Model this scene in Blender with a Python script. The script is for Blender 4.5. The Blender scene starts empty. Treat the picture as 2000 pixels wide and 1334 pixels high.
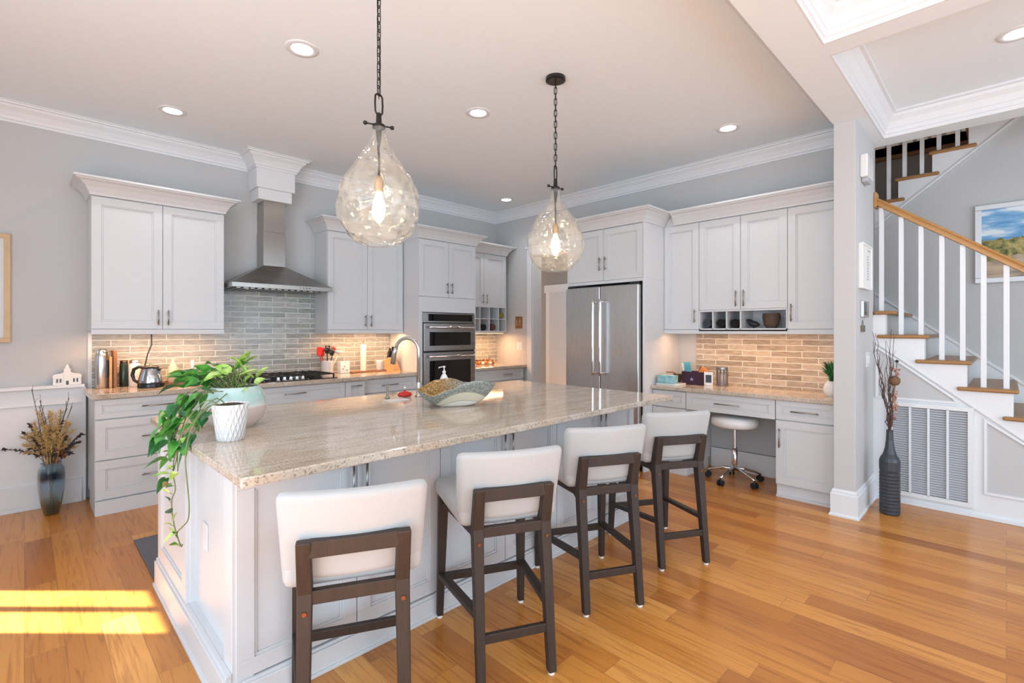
import bpy, bmesh, math, random
from mathutils import Vector, Matrix
R = math.radians
sc = bpy.context.scene
C = sc.collection
random.seed(7)
# ------------------------------------------------------------------ camera, world, light, exposure
CAMH = 1.385
cd = bpy.data.cameras.new('camera'); cam = bpy.data.objects.new('camera', cd); C.objects.link(cam)
cd.sensor_width = 36.0; cd.lens = 959/2000*36.0; cd.shift_y = -0.010; cd.clip_start = 0.05
cam.location = (0, 0, CAMH); cam.rotation_euler = (R(90), 0, R(45.2-90))
sc.camera = cam
sc.view_settings.view_transform = 'Standard'; sc.view_settings.look = 'None'
sc.view_settings.gamma = 1.0; sc.view_settings.use_curve_mapping = False
sc.view_settings.exposure = 0.12
w = bpy.data.worlds.new('daylight'); sc.world = w; w.use_nodes = True
w.node_tree.nodes['Background'].inputs[0].default_value = (0.72, 0.86, 1.0, 1)
w.node_tree.nodes['Background'].inputs[1].default_value = 1.35
def light(name, kind, loc, energy, col=(1,1,1), rot=(0,0,0), size=1, sy=None, angle=None, spot=None):
    d = bpy.data.lights.new(name, kind); d.energy = energy; d.color = col
    if kind == 'AREA':
        d.shape = 'RECTANGLE'; d.size = size; d.size_y = sy or size
    elif kind == 'SUN': d.angle = angle or 0.009
    else: d.shadow_soft_size = size
    if kind == 'SPOT': d.spot_size = spot; d.spot_blend = 0.8
    o = bpy.data.objects.new(name, d); C.objects.link(o); o.location = loc; o.rotation_euler = rot
    return o
sun = light('sun', 'SUN', (-4, 8, 6), 30.0, (1, .95, .88))
sun.rotation_euler = Vector((.70, -.70, -.83)).to_track_quat('-Z', 'Y').to_euler()
# added area fills in place of daylight, behind and beside the camera; no windows modelled
light('fill_light_rear', 'AREA', (1.6, -3.4, 1.55), 112, (.72, .86, 1), (R(108), 0, 0), 6.5, 2.6)
light('fill_light_side', 'AREA', (-1.9, .6, 1.5), 105, (.72, .86, 1), (R(108), 0, R(-90)), 3.6, 2.4)

CEIL = 3.13
W1 = 5.40      # hood wall (faces -Y)
W2 = 5.03      # refrigerator wall (faces -X)
# ------------------------------------------------------------------ materials
def newmat(name):
    m = bpy.data.materials.new(name); m.use_nodes = True
    nt = m.node_tree; return m, nt, nt.nodes['Principled BSDF']
def N(nt, t, **k):
    n = nt.nodes.new(t)
    for a, b in k.items(): setattr(n, a, b)
    return n
def mat(name, col, rough=.5, metal=0, noise=0.0, nscale=20, bump=0.0, bscale=60, coat=0, trans=0, emit=None, es=0, stretch=None, sheen=0, sss=0):
    m, nt, p = newmat(name)
    p.inputs['Base Color'].default_value = (*col, 1)
    p.inputs['Roughness'].default_value = rough; p.inputs['Metallic'].default_value = metal
    p.inputs['Coat Weight'].default_value = coat; p.inputs['Coat Roughness'].default_value = .08
    p.inputs['Transmission Weight'].default_value = trans
    p.inputs['Sheen Weight'].default_value = sheen
    if emit: p.inputs['Emission Color'].default_value = (*emit, 1); p.inputs['Emission Strength'].default_value = es
    tc = N(nt, 'ShaderNodeTexCoord'); mp = N(nt, 'ShaderNodeMapping')
    nt.links.new(tc.outputs['Object'], mp.inputs[0])
    if stretch: mp.inputs['Scale'].default_value = stretch
    nz = N(nt, 'ShaderNodeTexNoise'); nz.inputs['Scale'].default_value = nscale; nz.inputs['Detail'].default_value = 4
    nt.links.new(mp.outputs[0], nz.inputs[0])
    mx = N(nt, 'ShaderNodeMix', data_type='RGBA', blend_type='MIX')
    nn = max(noise, .02)
    mx.inputs[6].default_value = tuple(max(0, c*(1-nn)) for c in col)+(1,)
    mx.inputs[7].default_value = tuple(min(1, c*(1+nn)) for c in col)+(1,)
    nt.links.new(nz.outputs[0], mx.inputs[0]); nt.links.new(mx.outputs[2], p.inputs['Base Color'])
    if bump:
        n2 = N(nt, 'ShaderNodeTexNoise'); n2.inputs['Scale'].default_value = bscale
        nt.links.new(mp.outputs[0], n2.inputs[0])
        b = N(nt, 'ShaderNodeBump'); b.inputs['Strength'].default_value = bump; b.inputs['Distance'].default_value = .01
        nt.links.new(n2.outputs[0], b.inputs['Height']); nt.links.new(b.outputs[0], p.inputs['Normal'])
    return m
def ramp(nt, stops):
    r = N(nt, 'ShaderNodeValToRGB'); e = r.color_ramp.elements
    while len(e) < len(stops): e.new(.5)
    for i, (pos, c) in enumerate(stops): e[i].position = pos; e[i].color = (*c, 1)
    return r
def floor_mat():
    m, nt, p = newmat('oak_planks')
    g = N(nt, 'ShaderNodeNewGeometry'); s = N(nt, 'ShaderNodeSeparateXYZ'); c = N(nt, 'ShaderNodeCombineXYZ')
    L = nt.links.new
    L(g.outputs['Position'], s.inputs[0]); L(s.outputs['Y'], c.inputs[0]); L(s.outputs['X'], c.inputs[1])
    b = N(nt, 'ShaderNodeTexBrick'); b.offset = .37; b.offset_frequency = 2; b.squash = .7; b.squash_frequency = 3
    L(c.outputs[0], b.inputs['Vector'])
    b.inputs['Scale'].default_value = 1; b.inputs['Brick Width'].default_value = 1.15; b.inputs['Row Height'].default_value = .128
    b.inputs['Mortar Size'].default_value = .0011; b.inputs['Mortar Smooth'].default_value = .3; b.inputs['Bias'].default_value = 0
    b.inputs['Color1'].default_value = (0, 0, 0, 1); b.inputs['Color2'].default_value = (1, 1, 1, 1); b.inputs['Mortar'].default_value = (.5, .5, .5, 1)
    rp = ramp(nt, [(0, (.40, .140, .024)), (.35, (.52, .205, .036)), (.7, (.60, .255, .050)), (1, (.72, .35, .088))])
    L(b.outputs['Color'], rp.inputs[0])
    mp = N(nt, 'ShaderNodeMapping'); mp.inputs['Scale'].default_value = (1.2, 22, 1); L(c.outputs[0], mp.inputs[0])
    off = N(nt, 'ShaderNodeVectorMath', operation='ADD'); sc2 = N(nt, 'ShaderNodeVectorMath', operation='SCALE'); sc2.inputs[3].default_value = 7
    L(b.outputs['Color'], sc2.inputs[0]); L(mp.outputs[0], off.inputs[0]); L(sc2.outputs[0], off.inputs[1])
    nz = N(nt, 'ShaderNodeTexNoise'); nz.inputs['Scale'].default_value = 2.2; nz.inputs['Detail'].default_value = 6; nz.inputs['Distortion'].default_value = 1.2
    L(off.outputs[0], nz.inputs[0])
    gr = ramp(nt, [(.32, (.68, .56, .46)), (.5, (1, 1, 1)), (.75, (1.0, .97, .92))]); L(nz.outputs[0], gr.inputs[0])
    mu = N(nt, 'ShaderNodeMix', data_type='RGBA', blend_type='MULTIPLY'); mu.inputs[0].default_value = .9
    L(rp.outputs[0], mu.inputs[6]); L(gr.outputs[0], mu.inputs[7])
    mo = N(nt, 'ShaderNodeMix', data_type='RGBA', blend_type='MIX'); L(b.outputs['Fac'], mo.inputs[0]); L(mu.outputs[2], mo.inputs[6]); mo.inputs[7].default_value = (.25, .10, .03, 1)
    L(mo.outputs[2], p.inputs['Base Color'])
    p.inputs['Roughness'].default_value = .30; p.inputs['Coat Weight'].default_value = .10; p.inputs['Coat Roughness'].default_value = .12
    bp = N(nt, 'ShaderNodeBump'); bp.inputs['Strength'].default_value = .12; bp.inputs['Distance'].default_value = .004
    L(nz.outputs[0], bp.inputs['Height']); L(bp.outputs[0], p.inputs['Normal'])
    return m
def tile_mat(axis):
    m, nt, p = newmat('glazed_tile_'+axis); L = nt.links.new
    g = N(nt, 'ShaderNodeNewGeometry'); s = N(nt, 'ShaderNodeSeparateXYZ'); c = N(nt, 'ShaderNodeCombineXYZ')
    L(g.outputs['Position'], s.inputs[0]); L(s.outputs[axis], c.inputs[0]); L(s.outputs['Z'], c.inputs[1])
    b = N(nt, 'ShaderNodeTexBrick'); b.offset = .5; L(c.outputs[0], b.inputs['Vector'])
    b.inputs['Scale'].default_value = 1; b.inputs['Brick Width'].default_value = .262; b.inputs['Row Height'].default_value = .0545
    b.inputs['Mortar Size'].default_value = .0032; b.inputs['Mortar Smooth'].default_value = .15
    b.inputs['Color1'].default_value = (0, 0, 0, 1); b.inputs['Color2'].default_value = (1, 1, 1, 1); b.inputs['Mortar'].default_value = (.5,)*3+(1,)
    rp = ramp(nt, [(0, (.31, .32, .295)), (.5, (.37, .385, .36)), (1, (.46, .47, .44))] if axis == 'X' else [(0, (.34, .28, .21)), (.5, (.43, .365, .28)), (1, (.54, .47, .37))]); L(b.outputs['Color'], rp.inputs[0])
    nz = N(nt, 'ShaderNodeTexNoise'); nz.inputs['Scale'].default_value = 14; mp = N(nt, 'ShaderNodeMapping'); mp.inputs['Scale'].default_value = (1, 5, 1)
    L(c.outputs[0], mp.inputs[0]); L(mp.outputs[0], nz.inputs[0])
    ov = N(nt, 'ShaderNodeMix', data_type='RGBA', blend_type='OVERLAY'); ov.inputs[0].default_value = .55; L(rp.outputs[0], ov.inputs[6]); L(nz.outputs[0], ov.inputs[7])
    mo = N(nt, 'ShaderNodeMix', data_type='RGBA', blend_type='MIX'); L(b.outputs['Fac'], mo.inputs[0]); L(ov.outputs[2], mo.inputs[6]); mo.inputs[7].default_value = (.78, .79, .76, 1)
    L(mo.outputs[2], p.inputs['Base Color']); p.inputs['Roughness'].default_value = .18
    iv = N(nt, 'ShaderNodeMath', operation='SUBTRACT'); iv.inputs[0].default_value = 1; L(b.outputs['Fac'], iv.inputs[1])
    ad = N(nt, 'ShaderNodeMath', operation='MULTIPLY_ADD'); L(nz.outputs[0], ad.inputs[0]); ad.inputs[1].default_value = .35; L(iv.outputs[0], ad.inputs[2])
    bp = N(nt, 'ShaderNodeBump'); bp.inputs['Strength'].default_value = .5; bp.inputs['Distance'].default_value = .003
    L(ad.outputs[0], bp.inputs['Height']); L(bp.outputs[0], p.inputs['Normal'])
    return m
def granite_mat():
    m, nt, p = newmat('granite'); L = nt.links.new
    g = N(nt, 'ShaderNodeNewGeometry')
    mp = N(nt, 'ShaderNodeMapping'); mp.inputs['Rotation'].default_value = (0, 0, R(-20)); mp.inputs['Scale'].default_value = (1.0, 6.5, 1); L(g.outputs['Position'], mp.inputs[0])
    n1 = N(nt, 'ShaderNodeTexNoise'); n1.inputs['Scale'].default_value = 3.2; n1.inputs['Detail'].default_value = 8; n1.inputs['Distortion'].default_value = .8; n1.inputs['Roughness'].default_value = .65
    L(mp.outputs[0], n1.inputs[0])
    r1 = ramp(nt, [(.28, (.38, .30, .22)), (.42, (.54, .45, .355)), (.55, (.60, .52, .43)), (.72, (.70, .64, .56))]); L(n1.outputs[0], r1.inputs[0])
    n2 = N(nt, 'ShaderNodeTexNoise'); n2.inputs['Scale'].default_value = 130; n2.inputs['Detail'].default_value = 3; L(g.outputs['Position'], n2.inputs[0])
    r2 = ramp(nt, [(.32, (.28, .26, .24)), (.42, (.86, .84, .82)), (.56, (1, 1, 1)), (.70, (1.0, 1.0, 1.0))]); L(n2.outputs[0], r2.inputs[0])
    mu = N(nt, 'ShaderNodeMix', data_type='RGBA', blend_type='MULTIPLY'); mu.inputs[0].default_value = .85; L(r1.outputs[0], mu.inputs[6]); L(r2.outputs[0], mu.inputs[7])
    L(mu.outputs[2], p.inputs['Base Color']); p.inputs['Roughness'].default_value = .07; p.inputs['IOR'].default_value = 1.62
    return m
def steel_mat(name, col=(.56, .55, .54), rough=.28, stretch=(60, 60, 1)):
    m, nt, p = newmat(name); L = nt.links.new
    p.inputs['Metallic'].default_value = 1; p.inputs['Base Color'].default_value = (*col, 1)
    tc = N(nt, 'ShaderNodeTexCoord'); mp = N(nt, 'ShaderNodeMapping'); mp.inputs['Scale'].default_value = stretch; L(tc.outputs['Object'], mp.inputs[0])
    nz = N(nt, 'ShaderNodeTexNoise'); nz.inputs['Scale'].default_value = 3; L(mp.outputs[0], nz.inputs[0])
    mr = N(nt, 'ShaderNodeMapRange'); mr.inputs['To Min'].default_value = rough-.05; mr.inputs['To Max'].default_value = rough+.08
    L(nz.outputs[0], mr.inputs[0]); L(mr.outputs[0], p.inputs['Roughness'])
    p.inputs['Anisotropic'].default_value = .5
    return m
def glass_mat(name, col=(1, 1, 1), rough=.02, bump=0, bscale=12, ior=1.45, mixw=.0):
    m, nt, p = newmat(name); L = nt.links.new
    nt.nodes.remove(p); out = [n for n in nt.nodes if n.type == 'OUTPUT_MATERIAL'][0]
    gl = N(nt, 'ShaderNodeBsdfGlossy'); gl.inputs['Roughness'].default_value = rough
    tr = N(nt, 'ShaderNodeBsdfTransparent'); tr.inputs[0].default_value = (*col, 1)
    lw = N(nt, 'ShaderNodeLayerWeight'); lw.inputs[0].default_value = .5
    pw = N(nt, 'ShaderNodeMath', operation='POWER'); pw.inputs[1].default_value = 2.6; L(lw.outputs['Facing'], pw.inputs[0])
    fr = N(nt, 'ShaderNodeMath', operation='MULTIPLY_ADD'); fr.inputs[1].default_value = .75; fr.inputs[2].default_value = .055; fr.use_clamp = True; L(pw.outputs[0], fr.inputs[0])
    if bump:
        tc = N(nt, 'ShaderNodeTexCoord')
        nz = N(nt, 'ShaderNodeTexVoronoi', feature='SMOOTH_F1'); nz.inputs['Scale'].default_value = bscale; L(tc.outputs['Object'], nz.inputs[0])
        b = N(nt, 'ShaderNodeBump'); b.inputs['Strength'].default_value = bump; b.inputs['Distance'].default_value = .02
        L(nz.outputs[0], b.inputs['Height']); L(b.outputs[0], lw.inputs[1]); L(b.outputs[0], gl.inputs['Normal'])
    ts = tr
    if mixw:
        tl = N(nt, 'ShaderNodeBsdfTranslucent'); tl.inputs[0].default_value = (1, .96, .86, 1); df_ = N(nt, 'ShaderNodeBsdfDiffuse'); df_.inputs[0].default_value = (.9, .88, .82, 1)
        a_ = N(nt, 'ShaderNodeMixShader'); L(tl.outputs[0], a_.inputs[1]); L(df_.outputs[0], a_.inputs[2]); b_ = N(nt, 'ShaderNodeMixShader'); b_.inputs[0].default_value = mixw
        mm = N(nt, 'ShaderNodeMath', operation='MULTIPLY'); mm.inputs[1].default_value = mixw*2; L(nz.outputs[0], mm.inputs[0]); L(mm.outputs[0], b_.inputs[0])
        L(tr.outputs[0], b_.inputs[1]); L(a_.outputs[0], b_.inputs[2]); ts = b_
    mx = N(nt, 'ShaderNodeMixShader'); L(fr.outputs[0], mx.inputs[0]); L(ts.outputs[0], mx.inputs[1]); L(gl.outputs[0], mx.inputs[2]); L(mx.outputs[0], out.inputs[0])
    return m
M = {}
M['ceiling'] = mat('ceiling_paint', (.80, .875, .92), .9)
M['wall'] = mat('grey_wall_paint', (.53, .54, .54), .85, bump=.02, bscale=200)
M['column'] = mat('column_paint', (.56, .56, .555), .8)
M['trim'] = mat('white_trim_paint', (.74, .765, .785), .45)
M['cab'] = mat('white_cabinet_paint', (.64, .655, .665), .38)
M['isl'] = mat('island_paint', (.64, .655, .675), .38)
M['floor'] = floor_mat(); M['tileX'] = tile_mat('X'); M['tileY'] = tile_mat('Y'); M['granite'] = granite_mat()
M['steel'] = steel_mat('brushed_steel'); M['steelH'] = steel_mat('brushed_steel_horizontal', (.36, .35, .335), .27, (1, 60, 60))
M['steelD'] = steel_mat('brushed_steel_chimney', (.40, .385, .37), .2)
M['nickel'] = mat('brushed_nickel', (.34, .33, .32), .3, 1)
M['chrome'] = mat('chrome', (.75, .75, .76), .08, 1)
M['black'] = mat('black_plastic', (.012, .012, .013), .25)
M['blackglass'] = mat('black_oven_glass', (.006, .006, .007), .04)
M['iron'] = mat('black_cast_iron', (.015, .015, .016), .5)
M['bronze'] = mat('dark_bronze', (.035, .03, .026), .4, .8)
M['walnut'] = mat('walnut_stain', (.032, .019, .013), .55, noise=.45, nscale=6, stretch=(8, 8, 1), bump=.1, bscale=20)
M['linen'] = mat('cream_upholstery', (.43, .435, .43), .9, noise=.04, nscale=250, bump=.12, bscale=500, sheen=.3)
M['oak'] = mat('oak_stair_wood', (.46, .235, .075), .32, noise=.2, nscale=5, stretch=(10, 1, 10))
M['oakdark'] = mat('oak_stair_tread', (.34, .17, .055), .35, noise=.2, nscale=5, stretch=(10, 1, 10))
M['glass'] = glass_mat('wavy_clear_glass', (.98, .965, .93), .03, 1.0, 24, 1.5, mixw=.16)
M['clear'] = glass_mat('clear_glass', (.95, .96, .97))
M['bulb'] = mat('glowing_bulb', (1, .9, .7), .3, emit=(1, .80, .52), es=22)
M['led'] = mat('recessed_lamp_lens', (1, 1, 1), .4, emit=(1, .97, .93), es=9)
M['ledwarm'] = mat('warm_led_strip', (1, .8, .6), .4, emit=(1, .72, .42), es=4)
M['brass'] = mat('aged_brass', (.42, .27, .14), .4, .7)
M['copper'] = mat('dark_copper', (.22, .09, .04), .4, .8)
M['white'] = mat('white_glaze', (.80, .80, .79), .25)
M['whitem'] = mat('white_matte_ceramic', (.82, .82, .80), .55)
M['soil'] = mat('potting_soil', (.05, .028, .015), .95, noise=.5, nscale=60, bump=.8, bscale=120)
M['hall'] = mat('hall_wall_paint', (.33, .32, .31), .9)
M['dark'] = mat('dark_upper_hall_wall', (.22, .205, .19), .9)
M['toe'] = mat('cabinet_toe_paint', (.66, .67, .69), .5)
M['screen'] = mat('dark_display', (.05, .07, .09), .15)
M['vent'] = mat('grille_shade_metal', (.46, .48, .51), .5)
M['rubber'] = mat('black_rubber', (.015, .015, .015), .6)
M['red'] = mat('red_silicone', (.55, .02, .015), .4)
M['wood'] = mat('light_wood', (.55, .33, .15), .5, noise=.2, nscale=8, stretch=(1, 1, 8))
M['woodm'] = mat('mid_brown_wood', (.24, .11, .05), .5, noise=.25, nscale=8)
# ------------------------------------------------------------------ helpers
def obj(name, bm, m, parent=None, smooth=False, bevel=0, bseg=2):
    me = bpy.data.meshes.new(name); bm.normal_update(); bm.to_mesh(me); bm.free()
    ms = m if isinstance(m, (list, tuple)) else [m]
    for x in ms: me.materials.append(x)
    if smooth:
        for p in me.polygons: p.use_smooth = True
    o = bpy.data.objects.new(name, me); C.objects.link(o)
    if parent is not None: o.parent = parent
    if bevel:
        b = o.modifiers.new('bevel', 'BEVEL'); b.width = bevel; b.segments = bseg; b.limit_method = 'ANGLE'; b.angle_limit = R(35)
        b.harden_normals = False
    return o
def tag(o, label, cat, group=None, kind=None):
    if label: o['label'] = label
    if cat: o['category'] = cat
    if group: o['group'] = group
    if kind: o['kind'] = kind
    return o
def struct(o): o['kind'] = 'structure'; return o
def thing(name, label, cat, loc=(0, 0, 0), rz=0, group=None):
    o = bpy.data.objects.new(name, None); C.objects.link(o); o.location = loc; o.rotation_euler = (0, 0, rz); o.empty_display_size = .1
    return tag(o, label, cat, group)
def copy_tree(o, parent=None):
    c = o.copy(); C.objects.link(c); c.parent = parent
    for ch in list(o.children): copy_tree(ch, c)
    return c
def B(): return bmesh.new()
def bx(bm, x0, x1, y0, y1, z0, z1, mi=0):
    vs = [bm.verts.new((x, y, z)) for x in (x0, x1) for y in (y0, y1) for z in (z0, z1)]
    for f in ((0, 1, 3, 2), (4, 6, 7, 5), (0, 4, 5, 1), (2, 3, 7, 6), (0, 2, 6, 4), (1, 5, 7, 3)):
        fc = bm.faces.new([vs[i] for i in f]); fc.material_index = mi
    return bm
def box(*a): return bx(B(), *a)
def prism(bm, poly, a0, a1, axis='x', mi=0):
    """polygon extruded; axis x: poly in (y,z); y: poly in (x,z); z: poly in (x,y)"""
    def P(p, a): return {'x': (a, p[0], p[1]), 'y': (p[0], a, p[1]), 'z': (p[0], p[1], a)}[axis]
    v0 = [bm.verts.new(P(p, a0)) for p in poly]; v1 = [bm.verts.new(P(p, a1)) for p in poly]
    n = len(poly); fs = [bm.faces.new(v0), bm.faces.new(list(reversed(v1)))]
    for i in range(n): fs.append(bm.faces.new((v0[i], v1[i], v1[(i+1) % n], v0[(i+1) % n])))
    for f in fs: f.material_index = mi
    bmesh.ops.recalc_face_normals(bm, faces=fs)
    return bm
def lathe(bm, prof, cx=0, cy=0, cz=0, seg=32, mi=0, cap=True):
    rings = []
    for r, z in prof:
        if r < 1e-5: rings.append([bm.verts.new((cx, cy, cz+z))])
        else: rings.append([bm.verts.new((cx+r*math.cos(2*math.pi*k/seg), cy+r*math.sin(2*math.pi*k/seg), cz+z)) for k in range(seg)])
    fs = []
    for a, b in zip(rings, rings[1:]):
        for k in range(seg):
            k2 = (k+1) % seg
            if len(a) == 1 and len(b) == 1: continue
            if len(a) == 1: fs.append(bm.faces.new((a[0], b[k2], b[k])))
            elif len(b) == 1: fs.append(bm.faces.new((a[k], a[k2], b[0])))
            else: fs.append(bm.faces.new((a[k], a[k2], b[k2], b[k])))
    if cap:
        for rg, fl in ((rings[0], True), (rings[-1], False)):
            if len(rg) > 1: fs.append(bm.faces.new(list(reversed(rg)) if fl else rg))
    for f in fs: f.material_index = mi
    return bm
def tube(bm, pts, r, seg=8, mi=0, closed=False):
    pts = [Vector(p) for p in pts]; n = len(pts); rings = []
    rr = r if isinstance(r, (list, tuple)) else [r]*n
    up = Vector((0, 0, 1)); prev = None
    for i, p in enumerate(pts):
        if closed: d = (pts[(i+1) % n]-pts[i-1])
        else: d = pts[min(i+1, n-1)]-pts[max(i-1, 0)]
        if d.length < 1e-9: d = Vector((0, 0, 1))
        d.normalize()
        if prev is None:
            a = d.cross(up)
            if a.length < .05: a = d.cross(Vector((1, 0, 0)))
        else: a = prev-d*prev.dot(d)
        a.normalize(); prev = a; b = d.cross(a)
        rings.append([bm.verts.new(p+(a*math.cos(2*math.pi*k/seg)+b*math.sin(2*math.pi*k/seg))*rr[i]) for k in range(seg)])
    rg = list(zip(rings, rings[1:]))+([(rings[-1], rings[0])] if closed else [])
    for a, b in rg:
        for k in range(seg): f = bm.faces.new((a[k], a[(k+1) % seg], b[(k+1) % seg], b[k])); f.material_index = mi
    if not closed:
        bm.faces.new(list(reversed(rings[0]))).material_index = mi; bm.faces.new(rings[-1]).material_index = mi
    return bm
def beam(bm, p0, p1, w0, d0, w1=None, d1=None, side=Vector((1, 0, 0))):
    """tapered rectangular bar from p0 to p1"""
    w1 = w1 or w0; d1 = d1 or d0; p0 = Vector(p0); p1 = Vector(p1); d = (p1-p0).normalized()
    s = (side-d*side.dot(d)).normalized(); t = d.cross(s)
    a = [bm.verts.new(p0+s*sx*w0/2+t*sy*d0/2) for sx, sy in ((-1, -1), (1, -1), (1, 1), (-1, 1))]
    b = [bm.verts.new(p1+s*sx*w1/2+t*sy*d1/2) for sx, sy in ((-1, -1), (1, -1), (1, 1), (-1, 1))]
    fs = [bm.faces.new(list(reversed(a))), bm.faces.new(b)]+[bm.faces.new((a[k], a[(k+1) % 4], b[(k+1) % 4], b[k])) for k in range(4)]
    bmesh.ops.recalc_face_normals(bm, faces=fs)
    return bm
def sweep(bm, path, prof, z=0, closed=False):
    """profile (offset to the right of travel, dz) swept along a 2D path with mitred corners"""
    P = [Vector(p) for p in path]; n = len(P); rings = []
    def nrm(a, b): d = (b-a).normalized(); return Vector((d.y, -d.x))
    for i in range(n):
        if closed: n1 = nrm(P[i-1], P[i]); n2 = nrm(P[i], P[(i+1) % n])
        else:
            n1 = nrm(P[i-1], P[i]) if i else nrm(P[0], P[1]); n2 = nrm(P[i], P[i+1]) if i < n-1 else n1
        m = (n1+n2)/(1+n1.dot(n2))
        rings.append([bm.verts.new((P[i].x+m.x*o, P[i].y+m.y*o, z+dz)) for o, dz in prof])
    k = len(prof); fs = []
    for a, b in list(zip(rings, rings[1:]))+([(rings[-1], rings[0])] if closed else []):
        for j in range(k): fs.append(bm.faces.new((a[j], a[(j+1) % k], b[(j+1) % k], b[j])))
    if not closed: fs += [bm.faces.new(rings[0]), bm.faces.new(list(reversed(rings[-1])))]
    bmesh.ops.recalc_face_normals(bm, faces=fs)
    return bm
def frame4(bm, x0, x1, z0, z1, f, ya, yb):
    bx(bm, x0, x1, ya, yb, z1-f, z1); bx(bm, x0, x1, ya, yb, z0, z0+f); bx(bm, x0, x0+f, ya, yb, z0+f, z1-f); bx(bm, x1-f, x1, ya, yb, z0+f, z1-f); return bm
def rbox(bm, cx, cy, cz, sx, sy, sz, r, seg=3):
    b2 = B(); bx(b2, cx-sx/2, cx+sx/2, cy-sy/2, cy+sy/2, cz-sz/2, cz+sz/2)
    bmesh.ops.bevel(b2, geom=list(b2.edges), offset=r, segments=seg, profile=.5, affect='EDGES')
    me = bpy.data.meshes.new('t'); b2.to_mesh(me); b2.free(); bm.from_mesh(me); bpy.data.meshes.remove(me)
    return bm
CROWN = [(0, -.14), (.012, -.14), (.014, -.122), (.024, -.118), (.030, -.098), (.052, -.062), (.080, -.036), (.086, -.022), (.104, -.020), (.108, -.008), (.12, -.006), (.12, 0), (0, 0)]
CABCR = [(0, -.13), (.010, -.13), (.014, -.112), (.036, -.070), (.068, -.036), (.092, -.026), (.096, -.018), (.11, -.016), (.11, 0), (0, 0)]
BASE = [(0, 0), (.026, 0), (.026, .012), (.018, .022), (.018, .165), (.012, .172), (.012, .185), (.004, .200), (0, .200)]
# ------------------------------------------------------------------ room shell
struct(obj('floor', box(-1.7, 7.3, -3.6, 6.2, -.1, 0), M['floor']))
struct(obj('ceiling', box(-1.7, W2+.2, -3.6, W1+.15, CEIL, CEIL+.12), M['ceiling']))
struct(obj('wall_back', box(-1.7, W2+.17, W1, W1+.15, 0, CEIL), M['wall']))
bm = B(); bx(bm, W2, W2+.17, 4.66, W1, 0, CEIL); bx(bm, W2, W2+.17, .80, 3.48, 0, CEIL); bx(bm, W2, W2+.17, 3.48, 4.66, 2.44, CEIL)
struct(obj('wall_right', bm, M['wall']))
# left wall with the tall window that lets the sun patch in
bm = B(); y0, y1, z0, z1 = 4.68, 5.34, 1.15, 2.50
bx(bm, -1.65, -1.5, 2.6, y0, 0, CEIL); bx(bm, -1.65, -1.5, y1, W1, 0, CEIL); bx(bm, -1.65, -1.5, y0, y1, 0, z0); bx(bm, -1.65, -1.5, y0, y1, z1, CEIL)
struct(obj('wall_left', bm, M['wall']))
bm = B(); bx(bm, -1.60, -1.55, y0+.33, y0+.355, z0, z1); bx(bm, -1.60, -1.55, y0, y0+.03, z0, z1); bx(bm, -1.60, -1.55, y1-.03, y1, z0, z1)
struct(obj('window_1', bm, M['trim']))
# column (wall end) and ceiling beams
CY0, CY1, CX = .783, .921, 4.34
struct(obj('wall_column', box(CX, W2, CY0, CY1, 0, 2.95), M['column'], bevel=.003))
SOF = 2.95
struct(obj('trim_10', box(-1.7, 4.965, .71, .925, SOF, CEIL), M['ceiling']))
struct(obj('trim_11', box(3.10, 3.245, -3.6, .71, SOF, CEIL), M['ceiling']))
struct(obj('trim_12', box(4.965, 5.15, -3.6, .80, SOF, CEIL), M['ceiling']))
bm = B(); sweep(bm, [(-1.5, W1), (1.607, W1), (1.607, 5.15), (1.973, 5.15), (1.973, W1), (W2, W1), (W2, .925), (-1.5, .925)], CROWN, CEIL)
struct(obj('trim_1', bm, M['trim']))
CO = [(0, -.18), (.010, -.18), (.012, -.155), (.020, -.150), (.024, -.12), (.03, -.115), (.05, -.07), (.075, -.04), (.08, -.02), (.10, -.016), (.10, 0), (0, 0)]
for i, (xa, xb) in enumerate(((-1.5, 3.10), (3.245, 4.965))):
    bm = B(); sweep(bm, [(xa, .71), (xb, .71), (xb, -3.4), (xa, -3.4)], CO, CEIL, closed=True)
    struct(obj('trim_%d' % (i+2), bm, M['trim']))
# hood chase (stepped box the chimney runs into)
bm = B(); bx(bm, 1.607, 1.973, 5.15, W1, 2.80, CEIL); bx(bm, 1.630, 1.950, 5.172, W1, 2.69, 2.80); 
struct(obj('trim_4', bm, M['trim'], bevel=.003))
# baseboards
bm = B(); sweep(bm, [(W2, CY1), (CX, CY1), (CX, CY0), (W2, CY0)][::-1], [(-o, z) for o, z in BASE]); 
struct(obj('baseboard_column', bm, M['trim']))
bm = B(); bx(bm, W2-.018, W2, 1.35, 2.14, 0, .20); bx(bm, W2-.024, W2, 1.35, 2.14, .19, .20); struct(obj('baseboard_right', bm, M['trim']))
# wainscot on the hood wall, left of the drawers
bm = B(); bx(bm, -1.5, .36, 5.335, W1, 0, .93); bx(bm, -1.5, .335, 5.32, W1, .03, .19); bx(bm, -1.5, .335, 5.328, W1, .19, .205)
bx(bm, -1.5, .335, 5.325, W1, .80, .81); bx(bm, -1.5, .35, 5.30, W1, .93, .955); bx(bm, -1.5, .335, 5.315, W1, 0, .03)
struct(obj('trim_5', bm, M['trim'], bevel=.003))
# tile backsplashes
struct(obj('wall_backsplash_hood', box(.40, 3.21, W1-.012, W1, .90, 1.83), M['tileX']))
struct(obj('wall_backsplash_corner', box(4.07, W2, W1-.012, W1, .90, 1.42), M['tileX']))
struct(obj('wall_backsplash_desk', box(W2-.012, W2, .925, 2.30, .84, 1.40), M['tileY']))
struct(obj('wall_backsplash_edge', box(.375, .40, W1-.012, W1, .90, 1.40), M['white']))
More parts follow.
